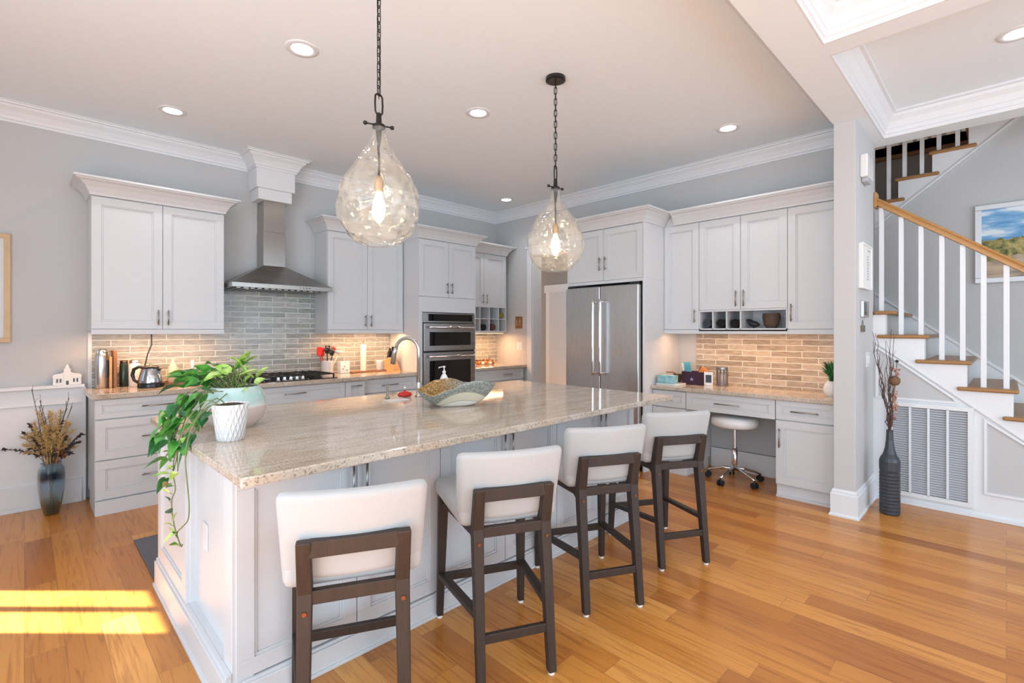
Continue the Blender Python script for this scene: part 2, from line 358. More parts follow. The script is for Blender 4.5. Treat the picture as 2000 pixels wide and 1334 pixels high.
# doorway casing on the right wall
bm = B(); bx(bm, W2-.018, W2, 4.66, 4.75, 0, 2.44); bx(bm, W2-.018, W2, 3.40, 4.75, 2.44, 2.54); bx(bm, W2-.03, W2, 3.38, 4.77, 2.54, 2.565)
bx(bm, W2, W2+.17, 4.645, 4.66, 0, 2.44); bx(bm, W2, W2+.17, 3.48, 4.66, 2.43, 2.44); bx(bm, W2, W2+.17, 3.48, 3.495, 0, 2.44)
struct(obj('trim_6', bm, M['trim'], bevel=.002))
# hall beyond
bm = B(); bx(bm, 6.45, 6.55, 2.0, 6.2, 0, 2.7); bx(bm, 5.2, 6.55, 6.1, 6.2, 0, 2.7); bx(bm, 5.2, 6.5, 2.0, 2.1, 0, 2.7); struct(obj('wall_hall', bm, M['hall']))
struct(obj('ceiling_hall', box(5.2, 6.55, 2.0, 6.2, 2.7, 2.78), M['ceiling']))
bm = B(); bx(bm, 6.43, 6.45, 5.55, 5.64, 0, 2.05); bx(bm, 6.43, 6.45, 4.66, 4.75, 0, 2.05); bx(bm, 6.43, 6.45, 4.62, 5.68, 2.05, 2.18)
struct(obj('trim_7', bm, M['trim'], bevel=.002))
bm = B(); bx(bm, 6.415, 6.445, 4.75, 5.55, 0.01, 2.05)
for (a, b, c, d) in ((4.85, 5.45, .2, .95), (4.85, 5.45, 1.1, 1.95)): bx(bm, 6.408, 6.42, a, b, c, d)
struct(obj('door_1', bm, M['isl'], bevel=.002))
# ------------------------------------------------------------------ stairs
RUN, RISE = .245, .195
def T(n): return -.065+(n-2)*RUN, .967+(n-2)*RISE          # nosing Y, tread top Z
SX = W2
# wall under the lower flight with inset grey panels
def stringZ(y): return 1.205+.797*(y-.666)
bm = B(); prism(bm, [(-1.0, 0), (CY0+.02, 0), (CY0+.02, stringZ(CY0+.02)+.02), (-.9, stringZ(-.9)+.02 if stringZ(-.9) > 0 else .02)], SX, SX+.08)
struct(obj('wall_stair', bm, M['trim']))
def outline(bm, poly, x, w, d):
    """raised rim around a polygon in (y,z) on plane x, facing -x"""
    n = len(poly); cx = sum(p[0] for p in poly)/n; cz = sum(p[1] for p in poly)/n
    P = [Vector(p) for p in poly]
    area = sum(P[i].x*P[(i+1) % n].y-P[(i+1) % n].x*P[i].y for i in range(n)); s = 1 if area > 0 else -1
    inn = []
    for i in range(n):
        a = (P[i]-P[i-1]).normalized(); b = (P[(i+1) % n]-P[i]).normalized()
        n1 = Vector((-a.y, a.x))*s; n2 = Vector((-b.y, b.x))*s
        inn.append(P[i]+(n1+n2)/(1+n1.dot(n2))*w)
    for i in range(n):
        j = (i+1) % n
        prism(bm, [P[i], P[j], inn[j], inn[i]], x-d, x, 'x')
bm = B(); polyA = [(.75, .85), (.75, stringZ(.75)-.035), (.29, .868), (.28, .85)]; prism(bm, polyA, SX-.004, SX-.0005)
polyB = [(.10, .20), (.10, stringZ(.10)-.045), (-.42, .335), (-.42, .20)]; prism(bm, polyB, SX-.004, SX-.0005)
o = struct(obj('wall_stair_panel', bm, M['wall']))
bm = B(); outline(bm, polyA, SX, -.018, .014); outline(bm, polyB, SX, -.018, .014)
yA, yB = .78, -.45
prism(bm, [(yA, stringZ(yA)), (yA, stringZ(yA)+.022), (yB, stringZ(yB)+.022), (yB, stringZ(yB))], SX-.016, SX)
bx(bm, SX-.02, SX, -.95, .783, 0, .025)
struct(obj('trim_8', bm, M['trim'], bevel=.002))
st = thing('staircase', 'lower stair flight with oak treads, white balusters and oak handrail beside the column', 'staircase', (SX, 0, 0))
def step_poly(ns, zlow):
    p = []
    for n in ns:
        y, z = T(n); p += [(y+.03, z-.03-RISE), (y+.03, z-.03)]
    return p
p = step_poly(range(0, 6), 0); top = T(5)[1]-.03
p += [(.80, top), (.80, stringZ(.80)+.01), (T(0)[0]+.03, max(.02, stringZ(T(0)[0]+.03)+.01))]
bm = B(); prism(bm, p, -.012, .03); obj('stringer', bm, M['trim'], st, bevel=.002)
for n in range(0, 6):
    y, z = T(n)
    if n == 5: y -= .04
    y1 = min(y+RUN+.085, .775)
    bm = B(); rbox(bm, .49, (y+y1)/2, z-.015, 1.06, y1-y, .030, .012, 2); obj('tread', bm, M['oakdark'], st)
    if n < 5:
        bm = B(); bx(bm, .03, 1.0, T(n+1)[0]+.028, T(n+1)[0]+.045, z-.005, z+RISE-.03); obj('riser', bm, M['trim'], st)
def railZ(y): return 2.49+.745*(y-.776)
bal = []
for n, offs in ((4, (.055,)), (3, (.055, .175)), (2, (.065, .185)), (1, (.06, .18)), (0, (.06, .18))):
    for q in offs:
        y = T(n)[0]+q
        bal.append((y, T(n)[1]))
bal.append((T(4)[0]+.18, T(4)[1])); bal.append((.735, T(5)[1]))
for y, z in bal:
    bm = B(); bx(bm, .035, .068, y-.016, y+.016, z-.002, railZ(y)-.045); obj('baluster', bm, M['trim'], st, bevel=.002)
bm = B()
prof = [(-.03, -.02), (-.03, -.045), (.03, -.045), (.03, -.02), (.022, -.008), (.033, .008), (.022, .022), (-.022, .022), (-.033, .008), (-.022, -.008)]
ra = [bm.verts.new((.05+a, .772, railZ(.772)+b)) for a, b in prof]; rb = [bm.verts.new((.05+a, -.55, railZ(-.55)+b)) for a, b in prof]
n_ = len(prof); bm.faces.new(ra); bm.faces.new(list(reversed(rb)))
for k in range(n_): bm.faces.new((ra[k], rb[k], rb[(k+1) % n_], ra[(k+1) % n_]))
bmesh.ops.recalc_face_normals(bm, faces=bm.faces[:]); obj('handrail', bm, M['oak'], st, bevel=.003)
bm = B(); rbox(bm, .05, .772, railZ(.77)-.005, .11, .02, .13, .006, 2); obj('rosette', bm, M['oak'], st)
# wall between flights, skirt board, upper flight
XW = 6.05
def upZ(y): return 2.441-.795*(y-.887)
bm = B(); prism(bm, [(-3.5, 0), (2.0, 0), (2.0, upZ(2.0)), (-.10, upZ(-.10)), (-3.5, 3.3)], XW, XW+.1); struct(obj('wall_stairwell', bm, M['wall']))
bm = B()
def skZ(y): return .944+.80*(y+.105)
prism(bm, [(1.5, skZ(1.5)-.24), (1.5, skZ(1.5)), (-.8, skZ(-.8)), (-.8, skZ(-.8)-.24)], XW-.018, XW)
prism(bm, [(1.5, skZ(1.5)-.02), (1.5, skZ(1.5)+.008), (-.8, skZ(-.8)+.008), (-.8, skZ(-.8)-.02)], XW-.028, XW)
struct(obj('trim_9', bm, M['trim']))
su = thing('staircase', 'upper stair flight with white balusters rising to the right under the ceiling beam', 'staircase', (XW, 0, 0))
UR = [(.515, 3.067), (.767, 2.872), (1.02, 2.677), (1.27, 2.482), (1.52, 2.287), (.265, 3.262)]
UR.sort(reverse=True)
p = []
for y, z in UR: p += [(y-.025, z-.03-.195), (y-.025, z-.03)]
p += [(-.10, 3.232), (-.10, upZ(-.10)), (1.5, upZ(1.5))]
bm = B(); prism(bm, p, -.015, .0); obj('stringer', bm, M['trim'], su)
bm = B(); prism(bm, [(1.5, upZ(1.5)), (-.12, upZ(-.12)), (-.12, upZ(-.12)+.025), (1.5, upZ(1.5)+.025)], -.028, 0); obj('stringer_moulding', bm, M['trim'], su)
for y, z in UR:
    bm = B(); rbox(bm, .47, y-.165, z-.015, 1.02, .33, .032, .012, 2); obj('tread', bm, M['oakdark'], su)
    bm = B(); bx(bm, .0, .98, y-.04, y-.025, z-.225, z-.03); obj('riser', bm, M['oakdark'], su)
    for q in ((.07, .20) if z < 3.2 else (.06,)):
        bm = B(); bx(bm, .01, .042, y-q-.016, y-q+.016, z-.002, z+.85); obj('baluster', bm, M['trim'], su)
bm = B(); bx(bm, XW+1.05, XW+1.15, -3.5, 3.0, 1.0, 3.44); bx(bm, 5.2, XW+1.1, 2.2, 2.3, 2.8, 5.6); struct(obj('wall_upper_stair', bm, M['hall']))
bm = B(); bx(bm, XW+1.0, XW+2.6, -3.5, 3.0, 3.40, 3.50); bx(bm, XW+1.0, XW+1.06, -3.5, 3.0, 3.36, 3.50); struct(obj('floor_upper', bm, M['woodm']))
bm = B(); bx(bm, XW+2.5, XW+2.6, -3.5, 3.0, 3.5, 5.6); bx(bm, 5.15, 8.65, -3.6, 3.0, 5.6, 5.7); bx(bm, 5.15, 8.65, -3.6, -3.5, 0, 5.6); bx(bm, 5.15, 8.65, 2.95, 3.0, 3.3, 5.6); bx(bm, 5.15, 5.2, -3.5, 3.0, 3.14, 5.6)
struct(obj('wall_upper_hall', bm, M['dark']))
light('upstairs_fill_light', 'POINT', (7.6, .8, 5.0), 90, (1, .9, .8), size=.15)  # added point fill that brightens the dark upstairs, not a real fixture
light('hall_point_light', 'POINT', (5.9, 4.2, 2.55), 9, (1, .93, .86), size=.12)  # bare point light in the hall beyond, no fixture modelled
ub = thing('balustrade', 'dark railed balustrade of the upstairs hall behind the upper stair flight', 'railing', (XW+1.03, 0, 3.5))
for k in range(22):
    y = -.9+k*.125
    bm = B(); bx(bm, -.016, .016, y-.016, y+.016, 0, .86); obj('baluster', bm, M['trim'], ub)
bm = B(); bx(bm, -.03, .03, -1, 1.9, .86, .91); obj('handrail', bm, M['woodm'], ub)
# ------------------------------------------------------------------ cabinetry
HB = {}
def handle_mesh(L):
    k = round(L, 3)
    if k not in HB:
        bm = B(); tube(bm, [(0, -.032, -L/2), (0, -.032, L/2)], .0055, 10)
        for s in (-1, 1): tube(bm, [(0, 0, s*(L/2-.02)), (0, -.032, s*(L/2-.02))], .0045, 8)
        me = bpy.data.meshes.new('handle'); bm.to_mesh(me); bm.free(); me.materials.append(M['nickel'])
        for p in me.polygons: p.use_smooth = True
        HB[k] = me
    return HB[k]
def handle(parent, x, z, L, horiz=False, y=0):
    o = bpy.data.objects.new('handle', handle_mesh(L)); C.objects.link(o); o.parent = parent; o.location = (x, y, z)
    if horiz: o.rotation_euler = (0, R(90), 0)
    return o
def shaker(x0, x1, z0, z1, fr=.062, t=.020):
    g = .002; x0 += g; x1 -= g; z0 += g; z1 -= g
    f = min(fr, (z1-z0)*.28, (x1-x0)*.3); bm = B()
    bx(bm, x0, x1, 0, t, z1-f, z1); bx(bm, x0, x1, 0, t, z0, z0+f); bx(bm, x0, x0+f, 0, t, z0+f, z1-f); bx(bm, x1-f, x1, 0, t, z0+f, z1-f)
    s = .010
    for a in ((x0+f, x1-f, z1-f-s, z1-f), (x0+f, x1-f, z0+f, z0+f+s), (x0+f, x0+f+s, z0+f+s, z1-f-s), (x1-f-s, x1-f, z0+f+s, z1-f-s)): bx(bm, a[0], a[1], .006, t, a[2], a[3])
    bx(bm, x0+f+s, x1-f-s, .012, t, z0+f+s, z1-f-s)
    return bm
def cabinet(name, label, cat, loc, rz, fronts, bodies, crown=None, group=None, m=None, toe=None, extra=()):
    m = m or M['cab']; t = thing(name, label, cat, loc, rz, group)
    bm = B()
    for b in bodies: bx(bm, *b)
    obj('body', bm, m, t, bevel=.0015)
    for f in fronts:
        kind, x0, x1, z0, z1 = f[:5]
        o = obj(kind, shaker(x0, x1, z0, z1), m, t, bevel=.0015)
        if len(f) > 5 and f[5]:
            h = f[5]; handle(o, h[1], h[2], h[3], h[0] == 'h')
    if crown: bm = B(); sweep(bm, crown, CABCR, 2.59); obj('crown_moulding', bm, m, t)
    if toe:
        bm = B()
        for b in toe: bx(bm, *b)
        obj('toe_kick', bm, M['toe'], t)
    return t
UF = W1-.33     # upper front plane
UD = .33
def up_bodies(w, z0=1.372, z1=2.59, d=UD): return [(0, w, .021, d-.002, z0, z1)]
LO, HI = 1.402, 2.455
cabinet('upper_cabinet', 'white two-door wall cabinet left of the steel range hood', 'cabinet', (.372, UF, 0), 0,
        [('door', 0, .466, LO, HI, ('v', .466-.035, 1.50, .13)), ('door', .466, .932, LO, HI, ('v', .466+.035, 1.50, .13))],
        [(0, .932, .021, UD-.002, 1.385, 2.59), (0, .932, .0, .02, 1.360, 1.40), (0, .018, .02, UD-.002, 1.372, 1.39), (.914, .932, .02, UD-.002, 1.372, 1.39)], crown=[(0, UD-.01), (0, 0), (.932, 0), (.932, UD-.01)])
cabinet('upper_cabinet', 'white two-door wall cabinet between the range hood and the tall oven cabinet', 'cabinet', (2.281, UF, 0), 0,
        [('door', 0, .461, LO, HI, ('v', .461-.035, 1.50, .13)), ('door', .461, .922, LO, HI, ('v', .461+.035, 1.50, .13))],
        [(0, .928, .021, UD-.002, 1.385, 2.59), (0, .928, .0, .02, 1.360, 1.40), (0, .018, .02, UD-.002, 1.360, 1.39)], crown=[(0, UD-.01), (0, 0), (.815, 0)])
# tall oven cabinet
cabinet('tall_oven_cabinet', 'white full-height cabinet housing the built-in double oven', 'cabinet', (3.215, 4.75, 0), 0,
        [('door', 0, .425, 1.79, HI, ('v', .425-.035, 1.90, .13)), ('door', .425, .85, 1.79, HI, ('v', .425+.035, 1.90, .13)), ('drawer', 0, .85, .12, .32, ('h', .425, .24, .2))],
        [(0, .85, .021, .648, 1.775, 2.59), (0, .85, 0, .02, 1.61, 1.787), (0, .045, .02, .648, .33, 1.78), (.825, .85, .02, .648, .33, 1.78), (0, .045, 0, .02, .33, 1.61), (.825, .85, 0, .02, .33, 1.61), (.045, .825, .60, .648, .33, 1.78), (0, .85, .021, .648, .10, .325), (.0, .85, .05, .6, 0, .10)],
        crown=[(0, .318), (0, 0), (.85, 0), (.85, .318)])
# corner cabinet with cubbies
cw = .85; bods = [(0, cw, .021, UD-.002, 1.725, 2.59), (0, cw, UD-.02, UD-.002, 1.385, 1.73), (0, cw, 0, UD-.002, 1.368, 1.390), (0, cw, .0, UD-.002, 1.552, 1.564), (0, cw, 0, .021, 1.715, 1.735)]
for k in range(6):
    x = min(k*.174, cw-.012); bods.append((x, x+.012, 0, UD-.002, 1.375, 1.73))
corner = cabinet('upper_cabinet', 'narrow white wall cabinet with bottle cubbies in the far corner beside the oven', 'cabinet', (4.068, UF, 0), 0,
        [('door', 0, .425, 1.73, HI, ('v', .425-.035, 1.83, .13)), ('door', .425, .85, 1.73, HI, ('v', .425+.035, 1.83, .13))], bods, crown=[(.11, 0), (cw, 0), (cw, UD-.01)])
# refrigerator surround
cabinet('refrigerator_cabinet', 'white two-door cabinet and side panels around the steel refrigerator', 'cabinet', (4.31, 3.46, 0), R(-90),
        [('door', .02, .48, 1.915, HI, ('v', .445, 2.09, .14)), ('door', .48, .94, 1.915, HI, ('v', .515, 2.09, .14))],
        [(0, .96, .021, .718, 1.905, 2.59), (0, .94, .001, .02, 1.882, 1.915), (0, .02, 0, .02, 1.915, 2.59), (.94, .96, 0, .02, 0, 2.59), (.935, .96, .02, .718, 0, 1.905), (0, .02, .02, .718, 0, 1.905)],
        crown=[(0, .71), (0, 0), (.96, 0), (.96, .39)])
# wall cabinets over the desk
def dloc(y): return (4.70, y, 0)
cabinet('upper_cabinet', 'white single-door wall cabinet against the refrigerator panel', 'cabinet', dloc(2.498), R(-90),
        [('door', 0, .370, LO, HI, ('v', .370-.035, 1.535, .13))], [(0, .370, .021, .328, 1.385, 2.59), (0, .370, 0, .02, 1.360, 1.40)], crown=[(.11, 0), (.370, 0)])
dw = .788
bods = [(0, dw, .021, .328, 1.578, 2.59), (0, dw, .30, .328, 1.385, 1.58), (0, dw, 0, .328, 1.385, 1.412), (0, dw, 0, .02, 1.360, 1.40), (0, dw, 0, .02, 1.572, 1.588), (0, .012, 0, .328, 1.385, 1.58), (dw-.012, dw, 0, .328, 1.385, 1.58)]
for x in (.136, .266, .394): bods.append((x-.006, x+.006, 0, .328, 1.40, 1.58))
cabinet('upper_cabinet', 'white two-door wall cabinet over the desk with open cubbies along its bottom', 'cabinet', dloc(2.128), R(-90),
        [('door', 0, .394, 1.588, HI, ('v', .394-.035, 1.69, .15)), ('door', .394, dw, 1.588, HI, ('v', .394+.035, 1.69, .15))], bods, crown=[(0, 0), (dw, 0)])
cabinet('upper_cabinet', 'white single-door wall cabinet over the desk next to the column', 'cabinet', dloc(1.34), R(-90),
        [('door', 0, .416, LO, HI, ('v', .035, 1.545, .15))], [(0, .416, .021, .328, 1.385, 2.59), (0, .416, 0, .02, 1.360, 1.40)], crown=[(0, 0), (.416, 0)])
# base cabinets on the hood wall
def base(name, label, x0, x1, yf, fronts, sideplinth=0):
    w_ = x1-x0-.002
    return cabinet(name, label, 'cabinet', (x0+.001, yf, 0), 0, fronts, [(0, w_, .021, W1-yf-.07, .10, .876), (0, w_, .0, .021, .868, .876)], toe=[(0, w_, -.012, .4, 0, .105)])
base('drawer_cabinet', 'white three-drawer base cabinet at the left end by the wainscot', .372, 1.09, 4.80,
     [('drawer', 0, .716, .72, .868, ('h', .40, .80, .24)), ('drawer', 0, .716, .41, .715, ('h', .40, .565, .24)), ('drawer', 0, .716, .112, .405, ('h', .40, .262, .24))])
base('pull_out_cabinet', 'narrow white pull-out base cabinet left of the cooktop drawers', 1.09, 1.30, 4.735, [('door', 0, .208, .112, .868, ('h', .104, .825, .10))])
base('drawer_cabinet', 'wide white drawer base cabinet under the gas cooktop', 1.30, 2.315, 4.735,
     [('drawer', 0, 1.013, .71, .868, ('h', .507, .80, .20)), ('drawer', 0, 1.013, .41, .705, ('h', .507, .565, .20)), ('drawer', 0, 1.013, .112, .405, ('h', .507, .262, .20))])
base('pull_out_cabinet', 'narrow white pull-out base cabinet right of the cooktop drawers', 2.315, 2.53, 4.735, [('door', 0, .213, .112, .868, ('h', .107, .825, .12))])
base('base_cabinet', 'white base cabinet with one drawer and two doors left of the double oven', 2.53, 3.213, 4.80,
     [('drawer', 0, .681, .72, .868, ('h', .34, .80, .17)), ('door', 0, .34, .112, .715, ('v', .305, .62, .13)), ('door', .34, .681, .112, .715, ('v', .375, .62, .13))])
base('base_cabinet', 'white base cabinet in the far corner right of the double oven', 4.068, 5.00, 4.80,
     [('drawer', 0, .93, .72, .868, ('h', .60, .80, .15)), ('door', 0, .465, .112, .715, ('v', .43, .62, .13)), ('door', .465, .93, .112, .715, ('v', .50, .62, .13))])
# desk base units
def dbase(name, label, y0, y1, fronts, bods, toe=None): return cabinet(name, label, 'cabinet', (4.465, y1-.001, 0), R(-90), fronts, bods, toe=toe)
dbase('drawer_cabinet', 'white drawer base cabinet of the desk beside the refrigerator', 2.15, 2.498, [('drawer', 0, .346, .645, .805, ('h', .173, .72, .10)), ('drawer', 0, .346, .38, .64, ('h', .173, .52, .10)), ('drawer', 0, .346, .11, .375, ('h', .173, .26, .10))],
      [(0, .346, .021, .56, .10, .815)], [(0.0, .346, .035, .5, 0, .10), (0.0, .346, .02, .04, 0, .02)])
dbase('pencil_drawer_cabinet', 'wide white pencil drawer spanning the desk knee space above the round stool', 1.366, 2.15, [('drawer', 0, .782, .642, .812, ('h', .391, .728, .22))], [(0, .782, .021, .50, .66, .815)])
dbase('base_cabinet', 'white desk base cabinet with a drawer over a door beside the column', .925, 1.364, [('drawer', 0, .437, .650, .812, ('h', .22, .728, .20)), ('door', 0, .437, .112, .645, ('v', .035, .50, .16))],
      [(0, .437, .021, .56, .10, .815)], [(.0, .437, .035, .5, 0, .10), (0.0, .437, .015, .04, 0, .02)])
# countertops
bm = B(); prism(bm, [(.345, 4.762), (1.075, 4.762), (1.075, 4.697), (2.545, 4.697), (2.545, 4.762), (3.213, 4.762), (3.213, W1-.013), (.345, W1-.013)], .876, .914, 'z')
tag(obj('countertop', bm, M['granite'], bevel=.004), 'long beige granite countertop on the hood wall left of the oven', 'countertop')
tag(obj('countertop', box(4.068, W2-.002, 4.762, W1-.013, .876, .914), M['granite'], bevel=.004), 'short granite countertop in the far corner right of the oven', 'countertop')
tag(obj('countertop', box(4.43, W2-.013, .925, 2.498, .815, .850), M['granite'], bevel=.004), 'beige granite desk top under the cubby wall cabinet', 'countertop')
# ------------------------------------------------------------------ island
isl = thing('kitchen_island', 'large white panelled kitchen island with cabinet doors facing the bar stools', 'kitchen island', (.53, 1.965, 0))
bm = B(); bx(bm, .027, 2.71, .021, 1.305, .10, .878); bx(bm, 0, .075, .004, .102, 0, .878); bx(bm, .004, .055, .655, 1.305, .10, .878); bx(bm, .03, 2.71, 0, .021, .868, .878)
obj('body', bm, M['isl'], isl, bevel=.002)
xs = [.012, .484, .925, 1.370, 1.815, 2.270, 2.708]
for k in range(6):
    o = obj('door', shaker(xs[k], xs[k+1], .112, .868), M['isl'], isl, bevel=.0015)
    handle(o, xs[k+1]-.03 if k % 2 == 0 else xs[k]+.03, .735, .20)
o = obj('side_panel', shaker(0, .65, .14, .868, fr=.08), M['isl'], isl, bevel=.0015); o.location = (-.012, 1.305, 0); o.rotation_euler = (0, 0, R(-90))
bm = B(); bx(bm, -.028, -.0, .0, 1.305, 0, .135); bx(bm, -.02, -.0, .0, 1.305, .135, .15); bx(bm, -.036, 0, -.005, 1.305, 0, .018); bx(bm, 0, .03, .10, .66, .0, .15)
bx(bm, -.028, 2.71, -.015, .02, 0, .095); bx(bm, -.02, 2.71, -.008, .02, .095, .108); bx(bm, -.036, 2.71, -.022, 0, 0, .016)
obj('plinth', bm, M['isl'], isl, bevel=.002)
bm = B(); rbox(bm, 0, 0, 0, .005, .07, .115, .0015, 2); 
o = obj('outlet', bm, M['trim'], isl); o.location = (.024, .47, .50)
bm = B(); bx(bm, .49, 3.37, 1.72, 3.315, .880, .914)
tag(obj('island_countertop', bm, M['granite'], bevel=.005), 'large polished beige granite slab topping the kitchen island', 'countertop')
# ------------------------------------------------------------------ appliances
ov = thing('double_oven', 'stainless double wall oven with black glass built into the tall cabinet', 'oven', (3.262, 4.745, 0))
W_ = .776
obj('body', box(.0, W_, .006, .59, .33, 1.605), M['black'], ov)
bm = B(); bx(bm, 0, W_, -.008, .01, 1.488, 1.602); obj('control_panel', bm, M['steelH'], ov, bevel=.002)
bm = B(); bx(bm, .07, W_-.04, -.012, -.007, 1.505, 1.588); o = obj('display', bm, M['blackglass'], ov)
for z0, z1, zg0, zg1 in ((1.155, 1.478, 1.215, 1.375), (.46, 1.135, .58, 1.04)):
    bm = B(); bx(bm, .004, W_-.004, -.022, .008, z0, z1); d = obj('oven_door', bm, M['steelH'], ov, bevel=.003)
    bm = B(); bx(bm, .08, W_-.08, -.025, -.021, zg0, zg1); obj('window', bm, M['blackglass'], d)
    bm = B(); tube(bm, [(.05, -.062, z1-.045), (W_-.05, -.062, z1-.045)], .013, 14)
    for x in (.075, W_-.075): tube(bm, [(x, -.022, z1-.045), (x, -.062, z1-.045)], .009, 10)
    obj('handle', bm, M['chrome'], d, smooth=True)
bm = B(); bx(bm, .004, W_-.004, -.01, .01, .335, .455); obj('lower_vent', bm, M['steelH'], ov)
# refrigerator
fr = thing('refrigerator', 'stainless french-door refrigerator between the hall doorway and the desk', 'refrigerator', (4.255, 3.437, 0), R(-90))
FW = .905
bm = B(); bx(bm, .0, FW, .075, .74, .02, 1.865); bx(bm, .02, FW-.02, .05, .08, .05, 1.85); obj('body', bm, M['iron'], fr)
for k, (a, b) in enumerate(((0, FW/2-.003), (FW/2+.003, FW))):
    bm = B(); rbox(bm, (a+b)/2, .028, 1.268, b-a, .062, 1.165, .010, 3); d = obj('door', bm, M['steel'], fr, smooth=False)
    hx = FW/2+(-.045 if k == 0 else .045)
    bm = B(); tube(bm, [(hx, -.06, .93), (hx, -.066, .96), (hx, -.068, 1.3), (hx, -.066, 1.68), (hx, -.06, 1.715)], .014, 14)
    for z in (.955, 1.69): tube(bm, [(hx, 0, z), (hx, -.064, z)], .011, 10)
    obj('handle', bm, M['chrome'], d, smooth=True)
bm = B(); rbox(bm, FW/2, .028, .375, FW, .062, .60, .010, 3); d = obj('freezer_drawer', bm, M['steel'], fr)
bm = B(); tube(bm, [(.08, -.066, .60), (FW-.08, -.066, .60)], .014, 14)
for x in (.12, FW-.12): tube(bm, [(x, 0, .60), (x, -.066, .60)], .011, 10)
obj('handle', bm, M['chrome'], d, smooth=True)
for x in (.06, FW-.06): bm = B(); bx(bm, x-.05, x+.05, .02, .14, 1.852, 1.872); obj('hinge_cover', bm, M['black'], fr, bevel=.003)
# hood
hd = thing('range_hood', 'stainless pyramid range hood with narrow chimney over the cooktop', 'range hood', (1.79, W1, 0))
bm = B(); h = .466; y0 = -.50
bx(bm, -h, h, y0, -.013, 1.79, 1.832); obj('rim', bm, M['steelH'], hd, bevel=.002)
bm = B(); lo = [(-h, y0, 1.832), (h, y0, 1.832), (h, -.013, 1.832), (-h, -.013, 1.832)]; hi = [(-.105, -.20, 2.04), (.105, -.20, 2.04), (.105, -.013, 2.04), (-.105, -.013, 2.04)]
a = [bm.verts.new(v) for v in lo]; b = [bm.verts.new(v) for v in hi]
bm.faces.new(list(reversed(a))); bm.faces.new(b)
for k in range(4): bm.faces.new((a[k], a[(k+1) % 4], b[(k+1) % 4], b[k]))
obj('canopy', bm, M['steelH'], hd, bevel=.001)
bm = B(); bx(bm, -.105, .105, -.20, -.003, 2.035, 2.38); bx(bm, -.101, .101, -.196, -.003, 2.38, 2.70); obj('chimney', bm, M['steelD'], hd, bevel=.002)
bm = B()
for k in range(14): bx(bm, -.42+k*.06, -.385+k*.06, y0+.04, -.06, 1.782, 1.79)
obj('filter', bm, M['nickel'], hd)
for x in (-.3, .3): bm = B(); lathe(bm, [(.03, 0), (.03, .006)], x, y0+.12, 1.782, 20); obj('lamp', bm, M['white'], hd)
for k in range(4): bm = B(); tube(bm, [(.14+k*.03, y0-.001, 1.811), (.14+k*.03, y0-.006, 1.811)], .007, 12); obj('button', bm, M['chrome'], hd)
# cooktop
ct = thing('cooktop', 'black gas cooktop with cast-iron grates set in the granite under the hood', 'cooktop', (1.79, 5.03, .914))
bm = B(); rbox(bm, 0, 0, .004, .92, .52, .008, .003, 2); obj('glass_surface', bm, M['blackglass'], ct)
for gx in (-.30, 0, .30):
    bm = B(); z = .048
    for sx in (-.138, .138): bx(bm, gx+sx-.006, gx+sx+.006, -.22, .235, z-.012, z)
    for yy in (-.22, .0, .229): bx(bm, gx-.14, gx+.14, yy, yy+.011, z-.012, z)
    for sx in (-.07, 0, .07): bx(bm, gx+sx-.004, gx+sx+.004, -.22, .235, z-.008, z+.006)
    for sx in (-.138, .138):
        for yy in (-.215, .225): bx(bm, gx+sx-.007, gx+sx+.007, yy-.007, yy+.007, .008, z)
    obj('grate', bm, M['iron'], ct, bevel=.002)
for bx_, by_, r in ((-.30, -.11, .035), (-.30, .12, .045), (0, .03, .06), (.30, -.11, .045), (.30, .12, .035)):
    bm = B(); lathe(bm, [(r*1.3, .008), (r*1.3, .014), (r, .018), (r, .026), (0, .028)], bx_, by_, 0, 24); obj('burner', bm, M['iron'], ct, smooth=False)
for k in range(5): bm = B(); lathe(bm, [(.020, .008), (.020, .012), (.015, .016), (.014, .040), (0, .042)], -.11+k*.058, -.236, 0, 18); obj('knob', bm, M['chrome'], ct)
# ------------------------------------------------------------------ faucet and sink things
fc = thing('faucet', 'tall brushed gooseneck pull-down faucet on the far side of the island', 'faucet', (2.02, 2.99, .914), math.atan2(.18, -.09))
bm = B(); lathe(bm, [(.027, 0), (.027, .008), (.019, .014), (.018, .10), (.015, .106)], 0, 0, 0, 20); pts = [(0, 0, .10), (0, 0, .33)]
for k in range(1, 15): a = math.pi*(1-k/14*.93); pts.append((.095+.095*math.cos(a), 0, .33+.092*math.sin(a)))
tube(bm, pts, .0125, 14); obj('spout', bm, M['steel'], fc, smooth=True)
e = Vector(pts[-1]); bm = B(); tube(bm, [e, e+Vector((.012, 0, -.03)), e+Vector((.028, 0, -.12))], [.014, .017, .019], 14); obj('spray_head', bm, M['steel'], fc, smooth=True)
bm = B(); tube(bm, [(0, 0, .07), (0, -.045, .075)], .009, 10); tube(bm, [(0, -.045, .075), (.02, -.05, .15)], .005, 8); obj('lever', bm, M['steel'], fc, smooth=True)
sd = thing('soap_dispenser', 'small white soap pump behind the art glass bowl', 'soap dispenser', (2.30, 3.06, .914))
bm = B(); lathe(bm, [(.028, 0), (.03, .01), (.03, .11), (.018, .135), (.012, .14), (.012, .15)], seg=20); obj('bottle', bm, M['white'], sd, smooth=True)
bm = B(); lathe(bm, [(.014, .15), (.014, .165), (.005, .167), (.005, .19), (.010, .192), (.010, .202), (0, .203)], seg=14); tube(bm, [(0, 0, .197), (-.045, .0, .195), (-.052, 0, .188)], .004, 8); obj('pump', bm, M['white'], sd, smooth=True)
ft = thing('tap', 'slim dark metal tap on the island left of the faucet', 'tap', (1.80, 3.05, .914))
